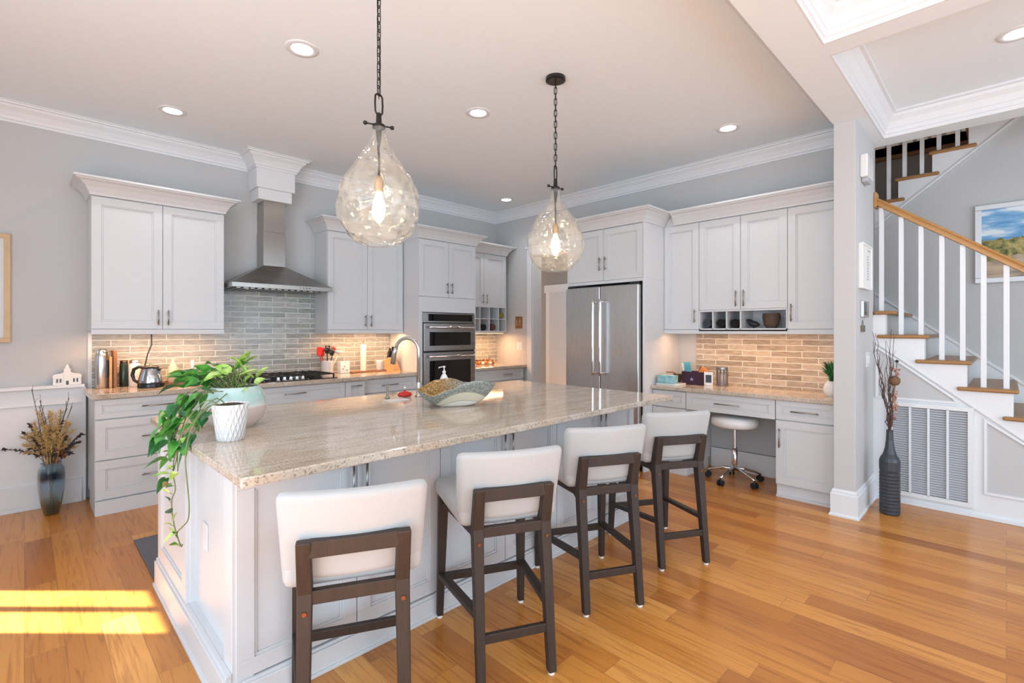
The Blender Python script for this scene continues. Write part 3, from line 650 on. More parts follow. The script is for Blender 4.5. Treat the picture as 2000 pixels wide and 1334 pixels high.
bm = B(); lathe(bm, [(.016, 0), (.016, .01), (.009, .014), (.008, .09), (.004, .092)], seg=14); tube(bm, [(0, 0, .088), (.0, .03, .093), (0, .07, .085)], .005, 8); obj('stem', bm, M['nickel'], ft, smooth=True)
br = thing('dish_brush', 'red silicone scrubber with a steel knob lying beside the faucet', 'scrubber', (1.93, 3.03, .914), R(-20))
bm = B(); lathe(bm, [(.0, .004), (.035, .006), (.042, .018), (.036, .032), (.012, .042), (0, .043)], seg=18); 
for v in bm.verts: v.co.x *= 1.25
obj('scrub_head', bm, M['red'], br, smooth=True)
bm = B(); lathe(bm, [(.008, .040), (.006, .055), (.012, .066), (.010, .078), (0, .082)], seg=14); obj('knob', bm, M['chrome'], br, smooth=True)
bm = B(); rbox(bm, 0, 0, .003, .16, .10, .006, .002, 2)
o = tag(obj('soap_dish', bm, M['white']), 'flat white dish on the island near the red scrubber', 'dish'); o.location = (1.80, 2.93, .914)
# ------------------------------------------------------------------ art glass bowl
def bowl_mats():
    m, nt, p = newmat('art_glass_glaze'); L = nt.links.new
    tc = N(nt, 'ShaderNodeTexCoord'); s = N(nt, 'ShaderNodeSeparateXYZ'); L(tc.outputs['Object'], s.inputs[0])
    nz = N(nt, 'ShaderNodeTexNoise'); nz.inputs['Scale'].default_value = 120; L(tc.outputs['Object'], nz.inputs[0])
    r = ramp(nt, [(.35, (.17, .18, .155)), (.55, (.30, .31, .27)), (.7, (.44, .45, .40))]); L(nz.outputs[0], r.inputs[0])
    am = ramp(nt, [(.35, (.16, .075, .015)), (.55, (.36, .20, .05)), (.7, (.40, .36, .20))]); L(nz.outputs[0], am.inputs[0])
    mr = N(nt, 'ShaderNodeMapRange'); mr.inputs['From Min'].default_value = .06; mr.inputs['From Max'].default_value = -.10; L(s.outputs['X'], mr.inputs[0])
    mx = N(nt, 'ShaderNodeMix', data_type='RGBA'); L(mr.outputs[0], mx.inputs[0]); L(r.outputs[0], mx.inputs[6]); L(am.outputs[0], mx.inputs[7])
    L(mx.outputs[2], p.inputs['Base Color']); p.inputs['Roughness'].default_value = .2
    m2, nt, p = newmat('art_glass_outer'); L = nt.links.new
    tc = N(nt, 'ShaderNodeTexCoord'); s = N(nt, 'ShaderNodeSeparateXYZ'); L(tc.outputs['Object'], s.inputs[0])
    nz = N(nt, 'ShaderNodeTexNoise'); nz.inputs['Scale'].default_value = 120; L(tc.outputs['Object'], nz.inputs[0])
    r = ramp(nt, [(.35, (.15, .16, .14)), (.55, (.27, .285, .25)), (.7, (.42, .43, .39))]); L(nz.outputs[0], r.inputs[0])
    # cream lens-shaped bands on the lower flank
    def band(cx, top, k, c_in, c_out):
        d = N(nt, 'ShaderNodeMath', operation='SUBTRACT'); L(s.outputs['X'], d.inputs[0]); d.inputs[1].default_value = cx
        q = N(nt, 'ShaderNodeMath', operation='MULTIPLY'); L(d.outputs[0], q.inputs[0]); L(d.outputs[0], q.inputs[1])
        e = N(nt, 'ShaderNodeMath', operation='MULTIPLY_ADD'); L(q.outputs[0], e.inputs[0]); e.inputs[1].default_value = k; L(s.outputs['Z'], e.inputs[2])
        l = N(nt, 'ShaderNodeMath', operation='LESS_THAN'); L(e.outputs[0], l.inputs[0]); l.inputs[1].default_value = top
        m_ = N(nt, 'ShaderNodeMix', data_type='RGBA'); L(l.outputs[0], m_.inputs[0]); L(c_out, m_.inputs[6]); m_.inputs[7].default_value = (*c_in, 1); return m_.outputs[2]
    c = band(.055, .100, 2.4, (.30, .29, .20), r.outputs[0]); c = band(.055, .095, 2.4, (.60, .55, .43), c); c = band(.04, .044, 1.8, (.40, .37, .28), c); c = band(.04, .040, 1.8, (.72, .70, .64), c)
    L(c, p.inputs['Base Color']); p.inputs['Roughness'].default_value = .18
    return m, m2
mi_, mo_ = bowl_mats()
def art_bowl():
    bm = B(); NU, NV = 40, 20; Lh = .245; outer = []; inner = []
    def pt(u, v, ins):
        # u -1..1 along the length, v -1..1 across from near rim to far rim
        wdt = .120*(1-abs(u)**2.2)**.72+.0015
        def ip(tab):
            for (u0, h0), (u1, h1) in zip(tab, tab[1:]):
                if u <= u1+1e-9: q = (u-u0)/(u1-u0); q = q*q*(3-2*q); return h0+(h1-h0)*q
            return tab[-1][1]
        near = ip([(-1, .105), (-.6, .078), (-.2, .112), (.25, .152), (.6, .162), (1, .135)]); far = ip([(-1, .105), (-.55, .150), (-.2, .160), (.3, .130), (1, .135)])
        rim = near if v < 0 else far
        x = Lh*u; y = wdt*v+.018*math.sin(2.4*u)
        flat = (.102 if u < 0 else .130)*abs(u)**3.2
        z = flat+(rim-flat)*max(0, (abs(v)-.22)/.78)**1.25
        if ins: z += .007; y *= .955; x *= .985
        return (x, y, max(z, .0)+.001)
    for ins, lst in ((0, outer), (1, inner)):
        for i in range(NU+1):
            u = -1+2*i/NU; lst.append([bm.verts.new(pt(u, -1+2*j/NV, ins)) for j in range(NV+1)])
    for i in range(NU):
        for j in range(NV):
            f = bm.faces.new((outer[i][j], outer[i][j+1], outer[i+1][j+1], outer[i+1][j])); f.material_index = 1
            f = bm.faces.new((inner[i][j], inner[i+1][j], inner[i+1][j+1], inner[i][j+1])); f.material_index = 0
        for j in (0, NV):
            q = (outer[i][j], outer[i+1][j], inner[i+1][j], inner[i][j]); bm.faces.new(q if j == 0 else tuple(reversed(q)))
    return bm
o = obj('art_glass_bowl', art_bowl(), [mi_, mo_], smooth=True); o.location = (1.93, 2.44, .914); o.rotation_euler = (0, 0, R(-38))
tag(o, 'pointed boat-shaped art glass bowl in green, amber and cream on the island', 'bowl')
# ------------------------------------------------------------------ island plants
def leafmat(name, a, b_):
    m, nt, p = newmat(name); L = nt.links.new
    g = N(nt, 'ShaderNodeNewGeometry'); nz = N(nt, 'ShaderNodeTexNoise'); nz.inputs['Scale'].default_value = 22; L(g.outputs['Position'], nz.inputs[0])
    r = ramp(nt, [(.38, a), (.62, b_)]); L(nz.outputs[0], r.inputs[0]); L(r.outputs[0], p.inputs['Base Color']); p.inputs['Roughness'].default_value = .35
    return m
LG = leafmat('pothos_leaf', (.030, .17, .022), (.09, .34, .05)); LY = leafmat('variegated_leaf', (.22, .46, .06), (.55, .70, .22)); LD = leafmat('dark_green_leaf', (.012, .085, .02), (.03, .17, .05))
STEM = mat('vine_stem', (.17, .20, .07), .6)
def leaf(bm, base, direc, L, mi=0, droop=.25, roll=None, wf=.62):
    d = Vector(direc).normalized(); up = Vector((0, 0, 1)); s = d.cross(up)
    if s.length < .1: s = Vector((1, 0, 0))
    s.normalize(); n = s.cross(d).normalized()
    rl = random.uniform(-.9, .9) if roll is None else roll
    s2 = s*math.cos(rl)+n*math.sin(rl); n2 = n*math.cos(rl)-s*math.sin(rl)
    prof = [(0, .0), (-.04, .22), (.06, .40), (.22, .50), (.42, .47), (.62, .34), (.82, .15), (1.0, 0)]
    P = Vector(base); mid = []; le = []; ri = []
    for t, h in prof:
        c = P+d*(t*L)-Vector((0, 0, 1))*droop*L*max(t, 0)**2
        mid.append(bm.verts.new(P+d*(max(t, 0)*L)-Vector((0, 0, 1))*droop*L*max(t, 0)**2))
        le.append(bm.verts.new(c+s2*h*L*wf+n2*h*L*.22)); ri.append(bm.verts.new(c-s2*h*L*wf+n2*h*L*.22))
    for i in range(len(prof)-1):
        for q in ((mid[i], mid[i+1], le[i+1], le[i]), (mid[i], ri[i], ri[i+1], mid[i+1])):
            try: f = bm.faces.new(q); f.material_index = mi; f.smooth = True
            except Exception: pass
# large two-tone pot
def potmat():
    m, nt, p = newmat('two_tone_glaze'); L = nt.links.new
    tc = N(nt, 'ShaderNodeTexCoord'); s = N(nt, 'ShaderNodeSeparateXYZ'); L(tc.outputs['Object'], s.inputs[0])
    nz = N(nt, 'ShaderNodeTexNoise'); nz.inputs['Scale'].default_value = 14; L(tc.outputs['Object'], nz.inputs[0])
    ma = N(nt, 'ShaderNodeMath', operation='MULTIPLY_ADD'); L(nz.outputs[0], ma.inputs[0]); ma.inputs[1].default_value = .016; L(s.outputs['Z'], ma.inputs[2])
    r = ramp(nt, [(0.0, (.58, .50, .45)), (.108, (.60, .48, .44)), (.113, (.66, .70, .68)), (.135, (.45, .58, .55)), (.165, (.40, .60, .56)), (.20, (.50, .62, .58))]); L(ma.outputs[0], r.inputs[0])
    L(r.outputs[0], p.inputs['Base Color']); p.inputs['Roughness'].default_value = .15
    return m
bp = thing('planter', 'large round turquoise and pink glazed planter with bushy pothos on the island corner', 'potted plant', (.745, 2.70, .914))
bm = B(); lathe(bm, [(.085, 0), (.088, .004), (.120, .035), (.137, .085), (.134, .135), (.118, .180), (.106, .198), (.100, .200), (.096, .196), (.108, .175), (.106, .15)], seg=48, cap=False); lathe(bm, [(0, .0), (.085, 0)], seg=48, cap=False)
obj('pot', bm, potmat(), bp, smooth=True)
bm = B(); lathe(bm, [(.108, .165), (.07, .178), (0, .182)], seg=24, cap=False); obj('soil', bm, M['soil'], bp)
fol = B(); stems = B(); rnd = random.Random(11)
def camdir(u, v, z=1):   # offset along the picture's right (u) and up (v) as seen across the island
    return Vector((.7096*u+.7046*z*0, -.7046*u, v))
# bushy crown: leaves on petioles, variegated to the right
for k in range(74):
    a = rnd.uniform(0, 2*math.pi); r = rnd.uniform(.02, .10); b0 = Vector((r*.8*math.cos(a), r*.8*math.sin(a), .18))
    u = rnd.gauss(-.10, .11); v = .19+rnd.uniform(-.01, .14)*(1-.9*abs(u+.02)/.4); tip = Vector((.7096*u, -.7046*u, v))+Vector((rnd.uniform(-.07, .07), rnd.uniform(-.07, .07), 0))
    if tip.x*.7096-tip.y*.7046 > .09: continue
    mid_ = (b0+tip)/2+Vector((0, 0, .05)); tube(stems, [b0, mid_, tip], .0018, 5)
    vari = tip.x*.7096-tip.y*.7046 > -.06
    mi = 1 if (vari and rnd.random() < .7) else (2 if rnd.random() < .30 else 0)
    dd = Vector((tip.x-b0.x, tip.y-b0.y, rnd.uniform(-.02, .10))); 
    if dd.length < .03: dd = Vector((rnd.uniform(-1, 1), rnd.uniform(-1, 1), .3))
    leaf(fol, tip, dd, rnd.uniform(.055, .10), mi, rnd.uniform(.1, .5), wf=rnd.uniform(.40, .62) if mi == 1 else .62)
# two upright variegated sprays
for (u, v, L_) in ((.02, .30, .12), (.05, .27, .11), (.08, .24, .10), (.0, .26, .10), (.10, .21, .09), (-.03, .28, .09)):
    tip = Vector((.7096*u, -.7046*u, v)); tube(stems, [(0, 0, .18), tip*.8, tip], .002, 5); leaf(fol, tip, (rnd.uniform(-.6, .6), rnd.uniform(-.6, .6), .55), L_, 1, .5, wf=.36)
# hanging part down the left, over the counter edge
def vine(base_w, pts, leaves, origin):
    P = [Vector(p)-origin for p in pts]
    fine = []
    for i in range(len(P)-1):
        p0 = P[max(i-1, 0)]; p1 = P[i]; p2 = P[i+1]; p3 = P[min(i+2, len(P)-1)]
        for t in (0, .25, .5, .75): fine.append(.5*((2*p1)+(-p0+p2)*t+(2*p0-5*p1+4*p2-p3)*t*t+(-p0+3*p1-3*p2+p3)*t*t*t))
    fine.append(P[-1]); tube(base_w, fine, .0024, 6)
    return fine
O1 = Vector((.745, 2.70, .914))
hang = [
 [(.66, 2.66, 1.10), (.58, 2.58, 1.11), (.50, 2.54, 1.02), (.46, 2.54, .92), (.455, 2.53, .84)],
 [(.66, 2.72, 1.10), (.57, 2.68, 1.12), (.48, 2.70, 1.04), (.45, 2.72, .96), (.45, 2.74, .90)],
 [(.67, 2.62, 1.10), (.58, 2.56, 1.10), (.50, 2.50, 1.02), (.46, 2.46, .90), (.455, 2.44, .80)],
 [(.68, 2.60, 1.09), (.60, 2.50, 1.05), (.52, 2.45, .96), (.46, 2.42, .86)],
]
for pts in hang:
    fine = vine(stems, pts, None, O1)
    n = len(fine)
    for i in range(3, n, 1):
        if fine[i].z+O1.z < .90 and rnd.random() < .7: continue
        p = fine[i]; dd = Vector((rnd.uniform(-1, .2), rnd.uniform(-1, .6), rnd.uniform(-.9, .1)))
        q = p+dd.normalized()*.025; tube(stems, [p, q], .0015, 5); leaf(fol, q, dd, rnd.uniform(.055, .085), 0 if rnd.random() < .7 else 2, .4)
obj('vines', stems, STEM, bp, smooth=True); obj('foliage', fol, [LG, LY, LD], bp)
# small white pot with the long trailing vine
sp = thing('potted_vine', 'small white lattice-textured pot with a long vine trailing down the island side', 'potted plant', (.635, 2.375, .914))
def latticemat():
    m, nt, p = newmat('lattice_ceramic'); L = nt.links.new
    tc = N(nt, 'ShaderNodeTexCoord'); s = N(nt, 'ShaderNodeSeparateXYZ'); L(tc.outputs['Object'], s.inputs[0])
    at = N(nt, 'ShaderNodeMath', operation='ARCTAN2'); L(s.outputs['Y'], at.inputs[0]); L(s.outputs['X'], at.inputs[1])
    def wave(sgn):
        a = N(nt, 'ShaderNodeMath', operation='MULTIPLY'); a.inputs[1].default_value = 10; L(at.outputs[0], a.inputs[0])
        b = N(nt, 'ShaderNodeMath', operation='MULTIPLY_ADD'); b.inputs[1].default_value = sgn*105; L(s.outputs['Z'], b.inputs[0]); L(a.outputs[0], b.inputs[2])
        c = N(nt, 'ShaderNodeMath', operation='SINE'); L(b.outputs[0], c.inputs[0]); d = N(nt, 'ShaderNodeMath', operation='ABSOLUTE'); L(c.outputs[0], d.inputs[0]); return d
    w1, w2 = wave(.5), wave(-.5); mn = N(nt, 'ShaderNodeMath', operation='MINIMUM'); L(w1.outputs[0], mn.inputs[0]); L(w2.outputs[0], mn.inputs[1])
    b = N(nt, 'ShaderNodeBump'); b.inputs['Strength'].default_value = .8; b.inputs['Distance'].default_value = .006; b.invert = True; L(mn.outputs[0], b.inputs['Height']); L(b.outputs[0], p.inputs['Normal'])
    p.inputs['Base Color'].default_value = (.80, .80, .79, 1); p.inputs['Roughness'].default_value = .4
    return m
bm = B(); lathe(bm, [(0, 0), (.050, 0), (.053, .004), (.072, .150), (.074, .156), (.070, .158), (.066, .150), (.062, .13)], seg=48, cap=False); obj('pot', bm, latticemat(), sp, smooth=True)
bm = B(); lathe(bm, [(.068, .148), (.04, .156), (0, .158)], seg=20, cap=False); obj('soil', bm, M['soil'], sp)
O2 = Vector((.635, 2.375, .914)); vs = B(); lf = B()
long_ = [
 [(.62, 2.37, 1.06), (.58, 2.36, 1.10), (.52, 2.34, 1.06), (.475, 2.33, .97), (.46, 2.33, .88), (.455, 2.28, .80), (.45, 2.22, .73), (.45, 2.23, .66), (.45, 2.33, .60), (.45, 2.41, .56), (.45, 2.44, .53)],
 [(.60, 2.38, 1.06), (.55, 2.40, 1.09), (.49, 2.42, 1.02), (.455, 2.42, .92), (.45, 2.45, .84), (.45, 2.50, .78), (.45, 2.46, .72), (.45, 2.53, .66), (.45, 2.52, .60), (.45, 2.46, .55), (.45, 2.36, .515), (.45, 2.33, .53)],
 [(.60, 2.36, 1.06), (.56, 2.33, 1.08), (.50, 2.36, 1.02), (.46, 2.40, .93), (.45, 2.48, .85), (.45, 2.50, .79)],
]
for i, pts in enumerate(long_):
    fine = vine(vs, pts, None, O2)
    for q in range(8, len(fine), 4 if i == 0 else 3):
        if i == 0 and q < 34: continue
        p = fine[q]; dd = Vector((-.3, rnd.uniform(-1, 1), rnd.uniform(-.4, .6))); e_ = p+dd.normalized()*.02
        tube(vs, [p, e_], .0012, 5); leaf(lf, e_, dd, rnd.uniform(.035, .06), rnd.choice([0, 0, 1, 2]), .2, wf=.5)
for (y, z, L_, mi) in ((2.62, .735, .085, 2), (2.56, .725, .075, 2), (2.58, .83, .07, 0), (2.44, .90, .08, 0), (2.42, .80, .06, 1), (2.40, .64, .06, 1), (2.50, .88, .07, 0), (2.53, 1.0, .07, 0), (2.60, .96, .06, 0), (2.66, 1.02, .08, 0)):
    p = Vector((.445, y, z))-O2; leaf(lf, p, (-.15, rnd.uniform(.1, 1), rnd.uniform(-.9, -.2)), L_, mi, .1, wf=.45)
obj('vine', vs, STEM, sp, smooth=True); obj('foliage', lf, [LG, LY, LD], sp)
# ------------------------------------------------------------------ bar stools
def make_stool():
    t = thing('bar_stool', '', 'stool'); m = M['walnut']
    for s in (-1, 1):
        bm = B(); X = Vector((1, 0, 0))
        # rear leg: foot -> knee at seat height -> back post
        pts = [((s*.148, -.285, .012), .034, .036), ((s*.145, -.225, .50), .042, .050), ((s*.144, -.215, .60), .044, .052), ((s*.146, -.255, .765), .042, .036)]
        rings = []
        for (p, w_, d_) in pts: rings.append([bm.verts.new((p[0]+a*w_/2, p[1]+b*d_/2, p[2])) for a, b in ((-1, -1), (1, -1), (1, 1), (-1, 1))])
        bm.faces.new(list(reversed(rings[0]))); bm.faces.new(rings[-1])
        for a, b in zip(rings, rings[1:]):
            for k in range(4): bm.faces.new((a[k], a[(k+1) % 4], b[(k+1) % 4], b[k]))
        bmesh.ops.recalc_face_normals(bm, faces=bm.faces[:]); lg = obj('leg', bm, m, t, bevel=.004)
        bm = B(); lathe(bm, [(.013, 0), (.014, .012)], s*.148, -.285, 0, 14); obj('foot_pad', bm, M['whitem'], lg)
        bm = B(); tube(bm, [(s*.1445, -.245, .545), (s*.1445, -.2495, .545)], .007, 12); obj('bolt', bm, M['copper'], lg)
        bm = B(); beam(bm, (s*.208, .250, .012), (s*.196, .225, .60), .030, .030, .046, .046); lg = obj('leg', bm, m, t, bevel=.004)
        bm = B(); lathe(bm, [(.013, 0), (.014, .012)], s*.208, .250, 0, 14); obj('foot_pad', bm, M['whitem'], lg)
        bm = B(); beam(bm, (s*.205, .238, .215), (s*.146, -.262, .270), .024, .036, side=Vector((0, 0, 1))); obj('side_stretcher', bm, m, t, bevel=.003)
        bm = B(); prism(bm, [(.235, .60), (.235, .555), (-.16, .555), (-.235, .50), (-.235, .60)], -.012, .012); 
        a = math.atan2(-.058*s, .46)*-1
        for v in bm.verts: v.co.x += s*(.168+.028*(v.co.y/.235))
        obj('side_rail', bm, m, t, bevel=.003)
    bm = B(); beam(bm, (-.13, -.250, .740), (.13, -.250, .740), .050, .032, side=Vector((0, 0, 1))); obj('top_rail', bm, m, t, bevel=.003)
    bm = B(); beam(bm, (-.13, -.225, .585), (.13, -.225, .585), .042, .026, side=Vector((0, 0, 1))); obj('rear_rail', bm, m, t, bevel=.003)
    bm = B(); beam(bm, (-.14, -.268, .185), (.14, -.268, .185), .036, .022, side=Vector((0, 0, 1))); obj('rear_stretcher', bm, m, t, bevel=.003)
    bm = B(); beam(bm, (-.20, .236, .200), (.20, .236, .200), .036, .022, side=Vector((0, 0, 1))); obj('footrest', bm, m, t, bevel=.003)
    bm = B(); beam(bm, (-.19, .228, .58), (.19, .228, .58), .042, .024, side=Vector((0, 0, 1))); obj('front_rail', bm, m, t, bevel=.003)
    # cushions
    bm = B(); rbox(bm, 0, .03, .640, .44, .46, .085, .030, 4)
    for v in bm.verts: v.co.x *= 1+.10*(v.co.y/.23)*.5
    obj('seat', bm, M['linen'], t, smooth=True)
    bm = B(); nx, nz = 14, 8; bk = B(); rbox(bk, 0, 0, 0, .44, .062, .285, .026, 4)
    bmesh.ops.subdivide_edges(bk, edges=[e for e in bk.edges if abs(e.verts[0].co.x-e.verts[1].co.x) > .2], cuts=9, use_grid_fill=True)
    for v in bk.verts:
        z = v.co.z; x = v.co.x
        v.co.x *= 1+.03*(z/.14); v.co.y += -.06*(z+.14)/.28+.035*(x/.22)**2; v.co.z += .762
        v.co.y += -.185
    bm.free(); obj('backrest', bk, M['linen'], t, smooth=True)
    return t
st0 = make_stool()
SL = [((.826, 1.625), -26, 'nearest cream bar stool, seen from behind at the island corner by the plants'),
      ((1.506, 1.619), -26, 'second nearest cream bar stool, its seat showing left of the backrest'),
      ((2.204, 1.623), -28, 'third cream bar stool along the island, between the second and the farthest'),
      ((2.892, 1.580), -30, 'farthest cream bar stool, beside the desk stool and refrigerator end of the island')]
for i, ((x, y), a, lab) in enumerate(SL):
    o = st0 if i == 0 else copy_tree(st0)
    o.location = (x, y, 0); o.rotation_euler = (0, 0, R(a)); o['label'] = lab; o['group'] = 'bar stools along the island'
# rolling stool
rs = thing('rolling_stool', 'round white rolling stool with chrome caster base under the desk', 'stool', (4.66, 1.77, 0), R(10))
bm = B(); lathe(bm, [(.0, .505), (.17, .505), (.198, .52), (.205, .55), (.200, .582), (.17, .600), (0, .606)], seg=40, cap=False); obj('seat', bm, M['white'], rs, smooth=True)
bm = B(); lathe(bm, [(.09, .495), (.09, .506)], seg=24); tube(bm, [(0, 0, .30), (0, 0, .50)], .014, 14); tube(bm, [(.02, 0, .49), (.12, -.06, .46)], .005, 8); obj('gas_lift', bm, M['chrome'], rs, smooth=False)
bm = B(); tube(bm, [(0, 0, .10), (0, 0, .31)], .025, 18); obj('column', bm, M['chrome'], rs, smooth=True)
for k in range(5):
    a = 2*math.pi*k/5+.3; c_, s_ = math.cos(a), math.sin(a)
    bm = B(); tube(bm, [(.02*c_, .02*s_, .115), (.10*c_, .10*s_, .112), (.19*c_, .19*s_, .085), (.235*c_, .235*s_, .068)], [.015, .013, .011, .010], 10); lg = obj('leg', bm, M['chrome'], rs, smooth=True)
    bm = B()
    for q in (-.016, .016):
        px, py = .235*c_-s_*q, .235*s_+c_*q
        tube(bm, [(px-s_*.008, py+c_*.008, .026), (px+s_*.008, py-c_*.008, .026)], .026, 16)
    tube(bm, [(.235*c_, .235*s_, .03), (.235*c_, .235*s_, .07)], .008, 8); obj('caster', bm, M['rubber'], lg)
# ------------------------------------------------------------------ pendants
def pendant(label, x, y):
    t = thing('pendant_light', label, 'pendant lamp', (x, y, 1.80), R(random.uniform(-20, 20)), 'glass pendants over the island')
    bm = B(); lathe(bm, [(.068, CEIL-1.80), (.068, CEIL-1.822), (.055, CEIL-1.826), (0, CEIL-1.826)], seg=32); obj('canopy', bm, M['black'], t)
    # glass teardrop
    prof = [(.078, .0), (.105, .012), (.150, .055), (.183, .115), (.196, .175), (.190, .235), (.165, .300), (.125, .365), (.085, .420), (.055, .465), (.038, .505), (.030, .540), (.031, .556), (.036, .560)]
    bm = B(); seg = 72; rings = []
    rr_ = random.Random(3)
    P = []
    for (a, b) in zip(prof, prof[1:]):
        for q in (0, .33, .66): P.append((a[0]+(b[0]-a[0])*q, a[1]+(b[1]-a[1])*q))
    P.append(prof[-1])
    for (r, z) in P:
        ring = []
        for k in range(seg):
            th = 2*math.pi*k/seg; amp = .0035*min(1, r/.1)
            d = amp*(math.sin(5*th+z*38)+.8*math.sin(11*th-z*55+1)+.6*math.sin(17*th+z*90+2))
            ring.append(bm.verts.new(((r+d)*math.cos(th), (r+d)*math.sin(th), z)))
        rings.append(ring)
    for a, b in zip(rings, rings[1:]):
        for k in range(seg): bm.faces.new((a[k], a[(k+1) % seg], b[(k+1) % seg], b[k]))
    g = obj('glass_shade', bm, M['glass'], t, smooth=True)
    # cord, socket, bulb
    bm = B(); tube(bm, [(0, 0, .33), (.003, .002, .40), (-.003, .0, .47), (0, 0, .56)], .0055, 8); tube(bm, [(0, 0, .47), (0, 0, .55)], [.006, .016], 10); obj('rod', bm, M['bronze'], t, smooth=True)
    bm = B(); lathe(bm, [(.0, .335), (.014, .33), (.022, .305), (.022, .26), (.019, .255), (0, .255)], seg=20, cap=False); obj('socket', bm, M['brass'], t, smooth=True)
    bm = B(); lathe(bm, [(.012, .255), (.016, .235), (.028, .20), (.031, .17), (.024, .13), (.010, .108), (0, .104)], seg=20, cap=False); obj('bulb', bm, M['bulb'], t, smooth=True)
    # collar with cross bar and finials
    bm = B(); lathe(bm, [(.012, .555), (.030, .560), (.030, .575), (.014, .585), (.012, .63), (.006, .635)], seg=18); tube(bm, [(-.062, 0, .575), (.062, 0, .575)], .004, 8)
    for s in (-1, 1): lathe(bm, [(0, -.011), (.009, -.006), (.011, 0), (.009, .006), (0, .011)], s*.064, 0, .575, 12, cap=False)
    obj('collar', bm, M['bronze'], t, smooth=False)
    bm = B()
    def link(z, h, w_, rot, r):
        pts = []
        for k in range(14):
            a = 2*math.pi*k/14; u = w_*math.cos(a); v = (h/2-w_)*(1 if math.sin(a) > 0 else -1)+w_*math.sin(a)
            if abs(math.sin(a)) < .01: v = 0
            pts.append((u*math.cos(rot), u*math.sin(rot), z+v))
        tube(bm, pts, r, 6, closed=True)
    link(.675, .10, .022, .4, .0045); z = .74; k = 0
    obj('loop', bm, M['bronze'], t, smooth=True); bm = B()
    while z < CEIL-1.80-.03: link(z, .050, .0095, (k % 2)*R(90)+.6, .0026); z += .0385; k += 1
    tube(bm, [(0, 0, .7), (.004, .003, .9), (-.004, 0, 1.1), (0, 0, CEIL-1.82)], .0018, 6)
    obj('chain', bm, M['bronze'], t, smooth=True)
    l = light('pendant_bulb_light', 'POINT', (0, 0, .17), 5, (1, .80, .55), size=.03); l.parent = t
    return t
pendant('nearer large clear glass teardrop pendant lamp over the left half of the island', 1.209, 2.126)
pendant('farther clear glass teardrop pendant lamp over the right half of the island', 2.595, 2.188)
# ------------------------------------------------------------------ recessed lights
def unproj(px, py, Z):
    z = 959*(CAMH-Z)/(py-647); u = (px-1000)/959; return z*(.7046+.7096*u), z*(.7096-.7046*u)
RL = [((590, 95), 'recessed ceiling downlight nearest the camera at upper left'), ((337, 216), 'recessed ceiling downlight above the left wall cabinet'), ((934, 220), 'recessed ceiling downlight between the two pendant lamps'),
      ((1422, 250), 'recessed ceiling downlight in front of the desk cabinets'), ((989, 390), 'smallest recessed ceiling downlight near the far room corner'), ((1990, 64), 'recessed downlight inside the grey ceiling coffer at the right edge')]
for i, ((px, py), lab) in enumerate(RL):
    x, y = unproj(px, py, CEIL)
    t = thing('recessed_light', lab, 'ceiling light', (x, y, CEIL), 0, 'recessed downlights')
    bm = B(); lathe(bm, [(.062, -.002), (.066, -.006), (.095, -.005), (.098, 0)], seg=36, cap=False); obj('trim_ring', bm, M['trim'], t, smooth=True)
    bm = B(); lathe(bm, [(.064, -.003), (0, -.003)], seg=36, cap=False); obj('lens', bm, M['led'], t)
    l = light('downlight', 'SPOT', (0, 0, -.012), 18, (.97, .96, 1), size=.06, spot=R(130)); l.parent = t
# under-cabinet light strips
def strip(label, x0, x1, y0, y1, z, e):
    t = thing('under_cabinet_light', label, 'light strip', ((x0+x1)/2, (y0+y1)/2, z)); sx, sy = (x1-x0), (y1-y0)
    bm = B(); bx(bm, -sx/2, sx/2, -sy/2, sy/2, -.012, 0); obj('housing', bm, M['trim'], t, bevel=.002)
    bm = B(); bx(bm, -sx/2+.01, sx/2-.01, -sy/2+.006, sy/2-.006, -.014, -.012); obj('lens', bm, M['ledwarm'], t)
    l = light('strip_light', 'AREA', (0, 0, -.017), e*.55, (1, .52, .24), size=sx-.02, sy=sy-.01); l.parent = t
strip('warm light strip under the wall cabinet left of the hood', .42, 1.26, 5.095, 5.13, 1.384, 12)
strip('warm light strip under the wall cabinet right of the hood', 2.34, 3.16, 5.095, 5.13, 1.384, 14)
strip('warm light strip under the corner cubby cabinet', 4.12, 4.90, 5.10, 5.13, 1.367, 13)
strip('warm light strip under the desk wall cabinets', 4.725, 4.76, 1.02, 2.42, 1.384, 8.5)
# ------------------------------------------------------------------ things on the hood-wall counter
def simple(name, label, cat, loc, bm, m, rz=0, smooth=False, bevel=0, group=None):
    o = obj(name, bm, m, smooth=smooth, bevel=bevel); o.location = loc; o.rotation_euler = (0, 0, rz); return tag(o, label, cat, group)
ZC = .914
t = thing('thermos', 'tall brushed steel thermos at the far left end of the hood-wall counter', 'thermos', (.452, 5.27, ZC))
bm = B(); lathe(bm, [(.040, 0), (.043, .006), (.043, .262), (.036, .285), (.034, .288)], seg=28); obj('flask', bm, M['steel'], t, smooth=True)
bm = B(); lathe(bm, [(.038, .286), (.038, .312), (.030, .322), (0, .324)], seg=28, cap=False); obj('lid', bm, M['chrome'], t, smooth=True)
bm = B(); rbox(bm, .036, -.022, .16, .016, .022, .15, .006, 2); obj('grip', bm, M['black'], t)
bm = B(); rbox(bm, 0, 0, .155, .024, .16, .31, .006, 2); simple('cutting_board', 'brown wooden cutting board standing on edge beside the steel thermos', 'cutting board', (.535, 5.29, ZC), bm, M['woodm'])
bm = B(); rbox(bm, 0, 0, .13, .020, .14, .26, .006, 2); simple('cutting_board', 'pinkish light wooden board standing on edge between the thermos and the brown board', 'cutting board', (.508, 5.29, ZC), bm, M['wood'])
t = thing('canister', 'dark green glass canister behind the kettle handle', 'canister', (.600, 5.29, ZC))
